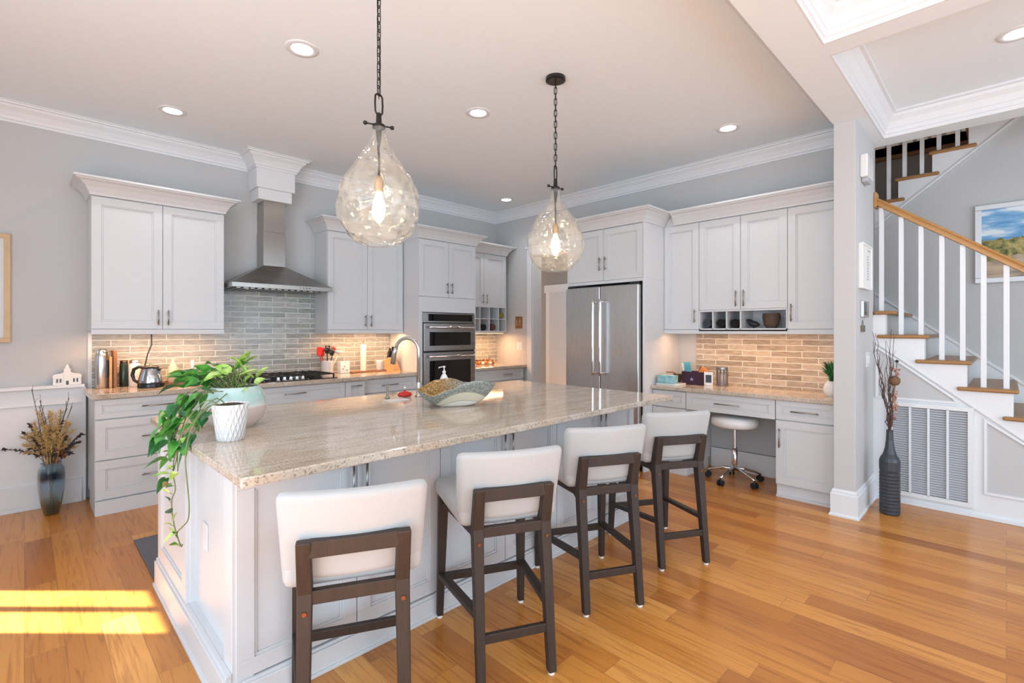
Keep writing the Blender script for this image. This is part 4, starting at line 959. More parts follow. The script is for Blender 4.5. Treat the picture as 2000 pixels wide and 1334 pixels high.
bm = B(); lathe(bm, [(.028, 0), (.030, .005), (.030, .19), (.024, .20)], seg=24); obj('jar', bm, mat('dark_green_glass', (.012, .03, .022), .1), t, smooth=True)
bm = B(); lathe(bm, [(.027, .198), (.027, .222), (0, .224)], seg=24, cap=False); obj('lid', bm, M['black'], t, smooth=True)
t = thing('canister', 'white canister with a pale lid behind the kettle', 'canister', (.672, 5.28, ZC))
bm = B(); lathe(bm, [(.040, 0), (.042, .005), (.042, .185), (.034, .20)], seg=28); obj('jar', bm, M['white'], t, smooth=True)
bm = B(); lathe(bm, [(.036, .198), (.036, .222), (.01, .228), (0, .228)], seg=24, cap=False); obj('lid', bm, M['steel'], t, smooth=True)
k = thing('electric_kettle', 'glass and black electric kettle with its handle to the left', 'kettle', (.755, 5.08, ZC), R(180-35))
bm = B(); lathe(bm, [(.088, 0), (.092, .006), (.090, .030), (.084, .042), (0, .043)], seg=32); obj('base', bm, M['black'], k, smooth=False)
bm = B(); lathe(bm, [(.086, .042), (.086, .055), (.078, .10), (.066, .145), (.058, .160)], seg=32, cap=False); obj('glass_body', bm, steel_mat('kettle_steel', (.50, .51, .53), .12), k, smooth=True)
bm = B(); lathe(bm, [(.060, .158), (.060, .168), (.045, .182), (.012, .184), (.010, .196), (0, .197)], seg=28, cap=False); obj('lid', bm, M['black'], k, smooth=True)
bm = B(); tube(bm, [(.050, 0, .165), (.090, 0, .172), (.128, 0, .150), (.138, 0, .105), (.125, 0, .060), (.084, 0, .032)], [.012, .013, .014, .014, .012, .010], 10); obj('handle', bm, M['black'], k, smooth=True)
bm = B(); prism(bm, [(-.056, .155), (-.085, .160), (-.060, .125)], -.014, .014, 'y'); obj('spout', bm, M['black'], k)
bm = B(); tube(bm, [(.70, 5.20, .93), (.715, 5.24, 1.0), (.745, 5.27, 1.10), (.76, 5.25, 1.19), (.79, 5.27, 1.27), (.79, 5.28, 1.35), (.785, 5.28, 1.385)], .0055, 8)
tag(obj('power_cord', bm, M['rubber'], smooth=True), 'black power cord running from the kettle up to the wall cabinet', 'cord')
TR = thing('serving_tray', 'long wooden serving tray on the counter right of the kettle', 'tray', (1.05, 5.20, ZC))
bm = B(); rbox(bm, 0, 0, .008, .40, .18, .014, .004, 2); obj('base', bm, M['woodm'], TR)
bm = B(); bx(bm, -.20, .20, -.09, -.082, .012, .028); bx(bm, -.20, .20, .082, .09, .012, .028); bx(bm, -.20, -.192, -.09, .09, .012, .028); bx(bm, .192, .20, -.09, .09, .012, .028); obj('rim', bm, M['woodm'], TR)
bm = B(); lathe(bm, [(.030, 0), (.040, .010), (.042, .06), (.038, .12), (.022, .165), (.012, .185), (.009, .20), (.011, .212), (.0, .212)], seg=28); simple('bottle_vase', 'cream ceramic bottle vase on the tray right of the kettle', 'vase', (.935, 5.21, ZC+.016), bm, mat('cream_ceramic', (.70, .60, .46), .4), smooth=True)
t = thing('candle_stand', 'small wooden pedestal with a white candle partly hidden by the plant leaves', 'candle', (1.085, 5.22, ZC+.016))
bm = B(); lathe(bm, [(.035, 0), (.035, .008), (.010, .014), (.010, .07), (.05, .078), (.05, .088)], seg=24); obj('stand', bm, M['wood'], t)
bm = B(); lathe(bm, [(.013, .088), (.013, .19), (0, .192)], seg=16); obj('candle', bm, M['white'], t, smooth=True)
bm = B()
for kx in range(9): a = rnd.uniform(0, 6.28); r_ = rnd.uniform(0, .05); lathe(bm, [(0, -.012), (.010, -.006), (.013, 0), (.010, .007), (0, .012)], r_*math.cos(a), r_*.8*math.sin(a), .014, 8, cap=False)
simple('pebbles', 'small heap of pale pebbles on the tray beside the bottle vase', 'pebbles', (1.01, 5.17, ZC+.016), bm, M['whitem']).__setitem__('kind', 'stuff')
# right of the cooktop
cr = thing('utensil_crock', 'white ceramic utensil crock right of the cooktop', 'crock', (2.36, 5.26, ZC))
bm = B(); lathe(bm, [(.060, 0), (.063, .004), (.063, .142), (.066, .146), (.060, .148), (.056, .142), (.056, .02), (0, .02)], seg=32, cap=False); lathe(bm, [(0, 0), (.060, 0)], seg=32, cap=False); obj('pot', bm, M['white'], cr, smooth=True)
def utensil(label, dx, dy, lean, L_, head, m, hm):
    t = thing('kitchen_utensil', label, 'utensil', (2.36+dx, 5.26+dy, ZC+.03)); e_ = Vector((lean[0], lean[1], L_))
    bm = B(); tube(bm, [(0, 0, 0), e_], [.005, .006], 8); obj('shaft', bm, m, t, smooth=True)
    bm = B()
    if head == 'spatula': rbox(bm, 0, 0, .035, .058, .008, .09, .004, 2)
    elif head == 'spoon':
        lathe(bm, [(0, 0), (.018, .006), (.030, .03), (.030, .05), (.018, .072), (0, .078)], seg=16, cap=False)
        for v in bm.verts: v.co.y *= .3
    elif head == 'ladle': lathe(bm, [(0, 0), (.03, .008), (.044, .034), (.042, .036), (.028, .012), (0, .005)], seg=20, cap=False)
    for v in bm.verts: v.co += e_
    obj('head', bm, hm, t, smooth=head != 'spatula')
RD, BK = M['red'], M['black']
utensil('red silicone spatula leaning left in the white crock', -.03, 0, (-.055, 0, 0), .19, 'spatula', RD, RD)
utensil('second red spatula upright in the white crock', -.015, .02, (-.03, .01, 0), .18, 'spatula', RD, RD)
utensil('black spoon at the middle of the white crock', .0, -.01, (-.005, 0, 0), .20, 'spoon', BK, BK)
utensil('black slotted turner behind the black spoon', .01, .02, (.01, .01, 0), .205, 'spatula', BK, BK)
utensil('short black spoon leaning forward in the crock', .015, -.02, (.02, -.02, 0), .17, 'spoon', BK, BK)
utensil('dark red ladle leaning right in the white crock', .02, .01, (.055, 0, 0), .20, 'spoon', BK, mat('dark_red_enamel', (.12, .01, .02), .3))
utensil('white patterned spoon rest leaning right in the crock', .03, -.01, (.09, -.01, 0), .19, 'ladle', M['white'], M['white'])
bm = B(); rbox(bm, 0, 0, .007, .50, .17, .014, .004, 2); simple('serving_board', 'flat brown wooden board under the white pillar and cup', 'board', (2.86, 5.25, ZC), bm, M['woodm'])
t = thing('napkin_box', 'square white box with small dots beside the crock', 'box', (2.545, 5.25, ZC), R(8))
bm = B(); rbox(bm, 0, 0, .068, .118, .07, .135, .006, 2); obj('box', bm, M['white'], t)
bm = B()
for (a, b) in ((-.01, .08), (.02, .035), (-.03, .05)): bx(bm, a-.008, a+.008, -.0365, -.0352, b-.006, b+.006)
obj('dots', bm, M['nickel'], t)
t = thing('pillar_candle', 'tall white pillar candle on the wooden board', 'candle', (2.79, 5.26, ZC+.014)); bm = B(); lathe(bm, [(.034, 0), (.034, .30), (.030, .303), (0, .300)], seg=24); obj('wax', bm, mat('ivory_wax', (.80, .76, .66), .5), t, smooth=False)
bm = B(); tube(bm, [(0, 0, .30), (.003, 0, .325)], .002, 6); tube(bm, [(.003, 0, .325), (-.012, 0, .345)], .003, 6); tube(bm, [(.003, 0, .325), (.016, 0, .343)], .003, 6); obj('wick', bm, M['woodm'], t)
bm = B(); lathe(bm, [(.034, 0), (.040, .006), (.042, .105), (.044, .11), (.038, .108), (.036, .02), (0, .015)], seg=28, cap=False); simple('cup', 'small white cup on the wooden board left of the knife block', 'cup', (2.985, 5.23, ZC+.014), bm, M['white'], smooth=True)
kb = thing('knife_block', 'light wooden knife block by the oven cabinet', 'knife block', (3.10, 5.14, ZC), R(12))
bm = B(); prism(bm, [(-.085, 0), (.06, 0), (.09, .125), (.0, .165)], -.055, .055, 'x'); obj('block', bm, M['wood'], kb, bevel=.003)
for i_, (a, b, h_) in enumerate(((-.034, .02, .12), (-.010, .0, .13), (.016, .03, .115), (.036, .06, .10), (-.02, .07, .10), (.005, .055, .09), (.03, .015, .125))):
    t = thing('knife', 'black-handled knife in the wooden knife block', 'knife', (3.10+a*math.cos(R(12)), 5.14+b, ZC+.160-b*.35), 0, 'knives in the block')
    bm = B(); beam(bm, (0, .008, -.02), (0, -.030, h_), .016, .024, .018, .026); obj('handle', bm, M['black'], t, bevel=.004)
    bm = B(); beam(bm, (0, .028, -.09), (0, .010, -.018), .003, .02, .003, .02); obj('blade', bm, M['chrome'], t)
# far corner counter: garland bowl with little lit gourds
t = thing('gourd_garland', 'low autumn garland of orange and cream gourds glowing on the corner counter', 'decoration', (4.62, 5.22, ZC))
OR = mat('orange_gourd', (.55, .17, .03), .5); LEF = mat('rust_leaf', (.28, .10, .03), .6, noise=.4)
bm = B(); lv = B(); gd = B()
for k_ in range(40):
    a = rnd.uniform(-.19, .19); leaf(lv, (a, rnd.uniform(-.05, .05), rnd.uniform(.01, .06)), (rnd.uniform(-1, 1), rnd.uniform(-1, 1), rnd.uniform(.1, 1)), rnd.uniform(.04, .07))
obj('leaves', lv, LEF, t)
for k_, (a, b, r_, m_) in enumerate(((-.13, -.03, .034, OR), (-.06, -.045, .030, M['white']), (.01, -.03, .038, OR), (.08, -.045, .030, M['white']), (.14, -.02, .032, OR))):
    bm = B(); lathe(bm, [(0, .004), (r_*.8, .004), (r_, r_*.6), (r_*.85, r_*1.25), (r_*.2, r_*1.4), (0, r_*1.25)], a, b, 0, 20, cap=False); tube(bm, [(a, b, r_*1.25), (a+.004, b, r_*1.75)], .004, 6); obj('gourd', bm, m_, t, smooth=True)
# bottles in the corner cubbies
for (cx_, z_, m_, lab) in ((4.068+.773, 1.564, mat('olive_glass', (.20, .19, .03), .15), 'olive green jar in the top right cubby of the corner cabinet'),
                           (4.068+.174*2+.09, 1.395, mat('dark_bottle_glass', (.02, .02, .022), .12), 'dark bottle lying in a lower cubby of the corner cabinet'),
                           (4.068+.174*3+.09, 1.395, mat('wine_red_glass', (.10, .02, .02), .15), 'dark red bottle lying in a lower cubby of the corner cabinet')):
    t = thing('bottle', lab, 'bottle', (cx_, UF+.02, z_)); bm = B(); tube(bm, [(0, 0, .047), (0, .18, .047), (0, .22, .047), (0, .28, .047)], [.044, .044, .018, .015], 18); obj('glass_body', bm, m_, t, smooth=False)
    bm = B(); tube(bm, [(0, .275, .047), (0, .295, .047)], .017, 12); obj('cap', bm, M['black'], t)
# wall plaque and switches on the right wall
t = thing('wall_plaque', 'small brown carved wooden plaque on the wall left of the hall doorway', 'plaque', (W2, 4.92, 1.51), R(-90))
bm = B(); rbox(bm, 0, -.008, 0, .13, .016, .17, .004, 2); obj('panel', bm, M['woodm'], t)
bm = B(); bx(bm, -.03, .03, -.022, -.015, -.04, -.025); bx(bm, -.03, -.018, -.022, -.015, -.04, .045); bx(bm, .018, .03, -.022, -.015, -.04, .045); bx(bm, -.045, -.038, -.02, -.015, -.06, .06); bx(bm, .038, .045, -.02, -.015, -.06, .06); obj('relief', bm, M['wood'], t)
def switch(label, loc, rz, gangs):
    t = thing('light_switch', label, 'light switch', loc, rz); w_ = .07+.046*(gangs-1)
    bm = B(); rbox(bm, 0, -.004, 0, w_, .008, .115, .003, 2); obj('plate', bm, M['white'], t)
    for g_ in range(gangs): bm = B(); rbox(bm, (g_-(gangs-1)/2)*.046, -.010, 0, .032, .008, .066, .002, 2); obj('rocker', bm, M['trim'], t)
switch('white double light switch on the wall left of the hall doorway', (W2, 4.90, 1.17), R(-90), 2)
# ------------------------------------------------------------------ desk things
ZD = .85
t = thing('tissue_box', 'turquoise and white tissue box at the refrigerator end of the desk', 'tissue box', (4.56, 2.385, ZD+.018), R(-84))
bm = B(); rbox(bm, 0, 0, .04, .17, .11, .08, .003, 2); obj('carton', bm, mat('turquoise_print', (.24, .46, .50), .5, noise=.9, nscale=22), t)
bm = B(); rbox(bm, 0, 0, .081, .12, .05, .004, .001, 1); obj('tissue', bm, M['white'], t)
bm = B(); rbox(bm, 0, 0, .009, .24, .17, .017, .002, 1); simple('magazine', 'white magazine stack lying under the tissue box', 'magazine', (4.60, 2.37, ZD), bm, M['white'], R(-84))
t = thing('small_planter', 'small dark brown planter between the tissue box and the dark basket', 'planter', (4.72, 2.36, ZD))
bm = B(); lathe(bm, [(.030, 0), (.045, .10), (.048, .10), (.042, .095), (0, .085)], seg=20); obj('pot', bm, mat('dark_brown_clay', (.07, .045, .03), .5), t, smooth=True)
bm = B(); tube(bm, [(0, 0, .09), (-.03, .03, .118), (-.10, .07, .122)], .006, 6); obj('twig', bm, M['woodm'], t)
bk_ = thing('storage_basket', 'dark plum storage box with a small star emblem, full of desk items', 'basket', (4.80, 2.22, ZD), R(-86))
plum = mat('plum_canvas', (.035, .010, .028), .7, bump=.2, bscale=200)
bm = B(); bx(bm, -.105, .105, -.07, .07, 0, .006); bx(bm, -.105, .105, -.07, -.064, 0, .13); bx(bm, -.105, .105, .064, .07, 0, .13); bx(bm, -.105, -.099, -.07, .07, 0, .13); bx(bm, .099, .105, -.07, .07, 0, .13); obj('box', bm, plum, bk_, bevel=.003)
bm = B(); 
sp_ = [((.020 if q % 2 == 0 else .009)*math.cos(math.pi/2+q*math.pi/5), .055+(.020 if q % 2 == 0 else .009)*math.sin(math.pi/2+q*math.pi/5)) for q in range(10)]
prism(bm, sp_, -.0725, -.0702, 'y'); obj('star_emblem', bm, mat('lilac_thread', (.35, .30, .50), .6), bk_)
for (lab, dx, dy, h_, w_, m_, tilt) in (('blue and white packet sticking out of the plum box', .06, .02, .21, .07, mat('blue_packet', (.10, .38, .48), .4, noise=.6, nscale=18), -8), ('white card behind the blue packet in the plum box', .085, .03, .20, .04, M['white'], -14),
        ('orange paper bag leaning in the plum box', -.02, .0, .18, .07, mat('orange_paper', (.75, .25, .07), .6), 30), ('red folder in the plum box', -.06, .02, .16, .07, mat('dark_red_paper', (.25, .03, .02), .5), 12), ('brown envelope in the plum box', -.01, .045, .17, .06, M['woodm'], 20)):
    t = thing('packet', lab, 'packet', (4.80+dy, 2.22+dx, ZD+.012)); bm = B(); rbox(bm, 0, 0, h_/2, .012, w_, h_, .003, 1); o = obj('packet_body', bm, m_, t); o.rotation_euler = (R(tilt), 0, 0); 
t = thing('desk_clock', 'small white upright display stand with a dark screen on the desk', 'clock', (4.80, 2.075, ZD), R(-72))
bm = B(); rbox(bm, 0, 0, .066, .085, .022, .13, .005, 2); obj('frame', bm, M['white'], t)
bm = B(); bx(bm, -.027, .027, -.0125, -.0105, .028, .104); obj('screen', bm, M['screen'], t)
bm = B(); rbox(bm, 0, .012, .004, .08, .05, .008, .003, 1); obj('foot', bm, M['white'], t)
t = thing('glass_canister', 'ribbed glass and metal canister on the desk right of the white display', 'canister', (4.82, 1.95, ZD))
bm = B(); lathe(bm, [(.052, 0), (.054, .012), (.050, .014)], seg=28); lathe(bm, [(.050, .165), (.055, .167), (.055, .185), (0, .188)], seg=28, cap=False); obj('metal_trim', bm, M['nickel'], t, smooth=False)
bm = B(); lathe(bm, [(.048, .012), (.048, .168)], seg=28, cap=False); obj('glass_body', bm, M['clear'], t, smooth=True)
for k_ in range(10):
    a = k_*math.pi/5; bm = B(); tube(bm, [(.050*math.cos(a), .050*math.sin(a), .01), (.050*math.cos(a), .050*math.sin(a), .17)], .004, 6); obj('rib', bm, M['nickel'], t)
bm = B(); lathe(bm, [(.034, .014), (.034, .12), (0, .122)], seg=20); obj('candle', bm, mat('blush_wax', (.62, .48, .42), .5), t, smooth=True)
t = thing('potted_plant', 'small spiky plant in a white round vase on the desk beside the column', 'potted plant', (4.72, 1.02, ZD))
bm = B(); lathe(bm, [(.030, 0), (.052, .03), (.056, .06), (.045, .10), (.032, .12), (.034, .125), (.028, .12), (0, .11)], seg=28, cap=False); obj('vase', bm, M['white'], t, smooth=True)
lv = B()
for k_ in range(26): a = rnd.uniform(0, 6.28); leaf(lv, (0, 0, .11+rnd.uniform(0, .10)), (math.cos(a)*.55, math.sin(a)*.55, rnd.uniform(.5, 1.4)), rnd.uniform(.07, .15), 0, .1, wf=.22)
obj('foliage', lv, LD, t)
# cubby contents above the desk
for (lab, yl, kind) in (('dark bottle lying in the first cubby over the desk', .07, 0), ('dark bottle lying in the second cubby over the desk', .20, 0), ('bundle of dark tubes in the third cubby over the desk', .33, 0)):
    t = thing('bottle', lab, 'bottle', (4.73, 2.128-yl, 1.413), R(-90)); bm = B(); tube(bm, [(0, 0, .048), (0, .16, .048), (0, .20, .048), (0, .25, .048)], [.040, .040, .016, .014], 18); obj('glass_body', bm, M['blackglass'], t)
    bm = B(); tube(bm, [(0, .245, .048), (0, .262, .048)], .016, 12); obj('cap', bm, M['chrome'], t)
t = thing('wicker_basket', 'small dark wicker basket tilted in the wide niche over the desk', 'basket', (4.80, 1.50, 1.413))
bm = B(); lathe(bm, [(.04, 0), (.062, .03), (.075, .10), (.068, .135), (.062, .13), (.06, .03), (0, .02)], seg=24, cap=False); obj('bowl', bm, mat('dark_wicker', (.09, .055, .035), .7, noise=.5, nscale=60, bump=.8, bscale=90), t)
t = thing('bird_figurine', 'small dark bird-like ornament left of the wicker basket in the niche', 'figurine', (4.80, 1.65, 1.413), R(90))
bm = B(); tube(bm, [(-.05, 0, .03), (-.02, 0, .035), (.02, 0, .045), (.05, 0, .075), (.07, 0, .08)], [.008, .026, .030, .016, .005], 12); tube(bm, [(0, 0, 0), (0, 0, .02)], .010, 8); obj('body', bm, M['iron'], t, smooth=True)
t = thing('glass_jar', 'clear glass tumbler at the right end of the niche', 'glass', (4.78, 1.385, 1.413)); bm = B(); lathe(bm, [(0, .002), (.028, .002), (.034, .11)], seg=24, cap=False); obj('glass_body', bm, M['clear'], t, smooth=True)
# ------------------------------------------------------------------ column side wall things (face -Y)
t = thing('door_chime', 'white box door chime high on the side of the column', 'door chime', (4.60, CY0, 2.64)); bm = B(); rbox(bm, 0, -.025, 0, .22, .05, .17, .008, 2); obj('cover', bm, M['white'], t)
bm = B(); rbox(bm, .01, -.022, -.10, .15, .04, .03, .006, 2); obj('lower_case', bm, M['vent'], t)
t = thing('framed_sign', 'narrow white framed sign with vertical grey lettering on the column side', 'sign', (4.62, CY0, 1.88))
bm = B(); rbox(bm, 0, -.012, 0, .36, .024, .34, .003, 2); obj('board', bm, M['whitem'], t)
bm = B(); frame4(bm, -.182, .182, -.172, .172, .014, -.03, -.02); obj('frame', bm, M['whitem'], t)
bm = B()
for k_ in range(9): bx(bm, .0, .045, -.026, -.0235, -.10+k_*.022, -.088+k_*.022)
bx(bm, .02, .12, -.026, -.0235, .125, .135); obj('lettering', bm, M['vent'], t)
t = thing('security_keypad', 'grey security keypad on the column side below the white sign', 'keypad', (4.60, CY0, 1.555)); bm = B(); rbox(bm, 0, -.012, 0, .20, .024, .125, .004, 2); obj('case', bm, M['steel'], t)
bm = B(); bx(bm, -.08, .0, -.0262, -.0238, -.045, .05); obj('display', bm, M['screen'], t)
t = thing('hanging_ornament', 'tiny bronze plaque hanging under the keypad on the column side', 'ornament', (4.57, CY0, 1.405)); bm = B(); rbox(bm, 0, -.006, 0, .11, .012, .05, .002, 1); obj('plaque', bm, mat('bronze_plate', (.16, .14, .08), .4, .5), t)
bm = B(); tube(bm, [(-.03, -.004, .025), (0, -.004, .065), (.03, -.004, .025)], .0015, 6); obj('string', bm, M['bronze'], t)
switch('white light switch low on the column side behind the dried branches', (4.76, CY0, 1.16), 0, 2)
# return-air grille
t = thing('air_return_grille', 'large white return-air grille in the wall under the staircase', 'vent grille', (W2, .69, 0), R(-90))
gw, z0, z1 = .52, .065, .815
bm = B(); frame4(bm, 0, gw, z0, z1, .035, -.022, 0); obj('frame', bm, M['trim'], t, bevel=.002)
for k_ in range(1, 4): bm = B(); x = .035+(gw-.07)*k_/4; bx(bm, x-.007, x+.007, -.022, -.003, z0+.03, z1-.03); obj('mullion', bm, M['trim'], t)
bm = B(); nl = 36
for k_ in range(nl):
    zz = z0+.04+(z1-z0-.08)*(k_+.5)/nl; prism(bm, [(-.014, zz-.0068), (-.012, zz-.0078), (-.002, zz+.0058), (-.004, zz+.0068)], .03, gw-.03, 'x')
obj('louvers', bm, M['vent'], t); obj('backing', box(.03, gw-.03, -.002, -.0005, z0+.03, z1-.03), M['dark'], t)
# ------------------------------------------------------------------ pictures
t = thing('beach_painting', 'beach dune painting with blue sky in a silver frame on the stair wall', 'painting', (XW, .20, 1.81), R(-90))
pw, ph = 1.05, .69
bm = B()
frame4(bm, 0, pw, 0, ph, .045, -.035, 0)
obj('frame', bm, mat('silver_frame', (.62, .63, .65), .35, .3), t, bevel=.004)
def paint_mat():
    m, nt, p = newmat('beach_canvas'); L = nt.links.new
    tc = N(nt, 'ShaderNodeTexCoord'); s = N(nt, 'ShaderNodeSeparateXYZ'); L(tc.outputs['Object'], s.inputs[0])
    nz = N(nt, 'ShaderNodeTexNoise'); nz.inputs['Scale'].default_value = 9; nz.inputs['Detail'].default_value = 6; mp = N(nt, 'ShaderNodeMapping'); mp.inputs['Scale'].default_value = (.5, 1, 2.2); L(tc.outputs['Object'], mp.inputs[0]); L(mp.outputs[0], nz.inputs[0])
    n2 = N(nt, 'ShaderNodeTexNoise'); n2.inputs['Scale'].default_value = 26; n2.inputs['Detail'].default_value = 5; L(tc.outputs['Object'], n2.inputs[0])
    sky = ramp(nt, [(.38, (.10, .30, .58)), (.52, (.22, .45, .68)), (.62, (.70, .78, .82))]); L(nz.outputs[0], sky.inputs[0])
    land = ramp(nt, [(.36, (.06, .08, .02)), (.5, (.26, .24, .06)), (.66, (.45, .36, .14))]); L(n2.outputs[0], land.inputs[0])
    sand = ramp(nt, [(.35, (.16, .17, .15)), (.5, (.45, .34, .24)), (.66, (.60, .46, .32))]); L(nz.outputs[0], sand.inputs[0])
    za = N(nt, 'ShaderNodeMath', operation='MULTIPLY_ADD'); L(n2.outputs[0], za.inputs[0]); za.inputs[1].default_value = .10; L(s.outputs['Z'], za.inputs[2])
    g1 = N(nt, 'ShaderNodeMath', operation='GREATER_THAN'); g1.inputs[1].default_value = .43; L(za.outputs[0], g1.inputs[0])
    zb = N(nt, 'ShaderNodeMath', operation='MULTIPLY_ADD'); L(s.outputs['X'], zb.inputs[0]); zb.inputs[1].default_value = -.25; L(za.outputs[0], zb.inputs[2])
    g2 = N(nt, 'ShaderNodeMath', operation='GREATER_THAN'); g2.inputs[1].default_value = .21; L(zb.outputs[0], g2.inputs[0])
    m1 = N(nt, 'ShaderNodeMix', data_type='RGBA'); L(g2.outputs[0], m1.inputs[0]); L(sand.outputs[0], m1.inputs[6]); L(land.outputs[0], m1.inputs[7])
    m2 = N(nt, 'ShaderNodeMix', data_type='RGBA'); L(g1.outputs[0], m2.inputs[0]); L(m1.outputs[2], m2.inputs[6]); L(sky.outputs[0], m2.inputs[7])
    L(m2.outputs[2], p.inputs['Base Color']); p.inputs['Roughness'].default_value = .5
    return m
obj('canvas', box(.045, pw-.045, -.02, -.008, .045, ph-.045), paint_mat(), t)
t = thing('framed_picture', 'light oak framed picture cut by the left edge of the photo', 'picture', (-.62, W1, 1.30))
pw, ph = .545, .83
bm = B()
frame4(bm, 0, pw, 0, ph, .035, -.03, 0)
obj('frame', bm, mat('light_oak_frame', (.58, .40, .22), .45, noise=.15), t, bevel=.002)
obj('mat_board', box(.03, pw-.03, -.016, -.008, .03, ph-.03), mat('pale_mat_board', (.66, .70, .71), .8), t)
# church figurine on the wainscot ledge
t = thing('church_figurine', 'little white church figurine with a steeple on the wainscot ledge', 'figurine', (.245, 5.345, .955))
bm = B(); prism(bm, [(-.085, 0), (-.085, .062), (-.092, .064), (-.080, .085), (-.035, .092), (-.015, .105), (.015, .105), (.035, .092), (.080, .085), (.092, .064), (.085, .062), (.085, 0)], -.022, .022, 'y'); obj('nave', bm, M['whitem'], t, bevel=.002)
bm = B(); bx(bm, -.020, .020, -.026, .018, 0, .118); prism(bm, [(-.024, .118), (.024, .118), (.012, .135), (.010, .150), (.0, .170), (-.010, .150), (-.012, .135)], -.018, .018, 'y'); obj('steeple', bm, M['whitem'], t, bevel=.001)
bm = B(); bx(bm, -.008, .008, -.029, -.0255, .0, .032)
for q in (-.06, -.04, .04, .06): bx(bm, q-.005, q+.005, -.0245, -.0215, .02, .05)
obj('openings', bm, M['screen'], t)
# floor runner
bm = B(); rbox(bm, 0, 0, .006, 1.7, .70, .012, .003, 1); simple('floor_mat', 'dark grey woven kitchen mat on the floor behind the island', 'mat', (1.36, 3.70, 0), bm, mat('grey_woven_mat', (.13, .14, .16), .95, noise=.45, nscale=30, stretch=(1, 12, 1), bump=.5, bscale=120))
# ------------------------------------------------------------------ floor vase with dried flowers (left)
fv = thing('glass_floor_vase', 'blue and smoky green glass vase on the floor by the wainscot', 'vase', (.145, 5.10, 0))
def vase_mat():
    m, nt, p = newmat('blue_green_glass'); L = nt.links.new; nt.nodes.remove(p); out = [n for n in nt.nodes if n.type == 'OUTPUT_MATERIAL'][0]
    tc = N(nt, 'ShaderNodeTexCoord'); s = N(nt, 'ShaderNodeSeparateXYZ'); L(tc.outputs['Object'], s.inputs[0])
    nz = N(nt, 'ShaderNodeTexNoise'); nz.inputs['Scale'].default_value = 9; L(tc.outputs['Object'], nz.inputs[0])
    ma = N(nt, 'ShaderNodeMath', operation='MULTIPLY_ADD'); L(nz.outputs[0], ma.inputs[0]); ma.inputs[1].default_value = .05; L(s.outputs['Z'], ma.inputs[2])
    r = ramp(nt, [(0, (.10, .13, .10)), (.09, (.18, .22, .16)), (.17, (.55, .66, .70)), (.27, (.50, .66, .78)), (.30, (.05, .08, .12)), (.335, (.06, .10, .14)), (.36, (.42, .62, .76)), (.42, (.40, .62, .78))]); L(ma.outputs[0], r.inputs[0])
    tr = N(nt, 'ShaderNodeBsdfTransparent'); L(r.outputs[0], tr.inputs[0]); gl = N(nt, 'ShaderNodeBsdfGlossy'); gl.inputs['Roughness'].default_value = .04
    di = N(nt, 'ShaderNodeBsdfDiffuse'); L(r.outputs[0], di.inputs[0])
    lw = N(nt, 'ShaderNodeLayerWeight'); lw.inputs[0].default_value = .35
    m0 = N(nt, 'ShaderNodeMixShader'); m0.inputs[0].default_value = .16; L(tr.outputs[0], m0.inputs[1]); L(di.outputs[0], m0.inputs[2])
    mx = N(nt, 'ShaderNodeMixShader'); L(lw.outputs['Facing'], mx.inputs[0]); L(m0.outputs[0], mx.inputs[1]); L(gl.outputs[0], mx.inputs[2]); L(mx.outputs[0], out.inputs[0])
    return m
bm = B(); lathe(bm, [(0, .004), (.042, .004), (.048, .02), (.064, .10), (.076, .20), (.079, .30), (.074, .345), (.063, .368), (.056, .378), (.062, .392)], seg=40, cap=False); obj('glass_body', bm, vase_mat(), fv, smooth=True)
df = thing('dried_flowers', 'dried bouquet of wheat plumes, dark sprigs and twigs in the blue glass vase', 'dried flowers', (.145, 5.10, .02))
straw = mat('dried_straw', (.52, .34, .12), .8, noise=.3, nscale=40); dkbr = mat('dark_dried_sprig', (.07, .05, .05), .8, noise=.4); rust = mat('rust_dried_flower', (.26, .08, .03), .8, noise=.3); plume = mat('golden_plume', (.55, .38, .15), .9, noise=.25)
def spray(bm, tip, mid=None, r=.0016, hair=0, hl=.03, start=.35, hw=.0012):
    b0 = Vector((rnd.uniform(-.03, .03), rnd.uniform(-.03, .03), .02)); tip = Vector(tip); nk = Vector((b0.x*-.9+tip.x*.10, b0.y*-.9+tip.y*.10, .36)); md = (nk+tip)/2+Vector((tip.x*.02, tip.y*.02, .04))
    P = [b0, nk, md, tip]; fine = []
    for i in range(3):
        p0 = P[max(i-1, 0)]; p1 = P[i]; p2 = P[i+1]; p3 = P[min(i+2, 3)]
        for q in range(6): t_ = q/6; fine.append(.5*((2*p1)+(-p0+p2)*t_+(2*p0-5*p1+4*p2-p3)*t_*t_+(-p0+3*p1-3*p2+p3)*t_**3))
    fine.append(tip); tube(bm, fine, r, 5); return fine
def lr(u, f, z): return (.7096*u+.7046*f, -.7046*u+.7096*f, z)
wh = B(); pl = B()
for k_ in range(40):
    u = rnd.uniform(-.19, .17); z_ = rnd.uniform(.52, .80)-abs(u)*.5; f = spray(wh, lr(u, rnd.uniform(-.08, .06), z_))
    for q in range(9, len(f)):
        for h_ in range(7):
            d = Vector((rnd.uniform(-1, 1), rnd.uniform(-1, 1), rnd.uniform(.2, 1.4))).normalized(); p = f[q]; beam(pl, p, p+d*rnd.uniform(.02, .038), .0034, .0034, .001, .001)
for (u, z_) in ((-.22, .56), (-.19, .50), (.14, .66)):
    f = spray(wh, lr(u, 0, z_))
    for q in range(8, len(f)):
        for h_ in range(16): d = Vector((rnd.uniform(-1, 1), rnd.uniform(-1, 1), rnd.uniform(-.3, 1))).normalized(); beam(pl, f[q], f[q]+d*rnd.uniform(.015, .035), .002, .002, .0005, .0005)
obj('stems', wh, straw, df); obj('plumes', pl, plume, df)
tw = B()
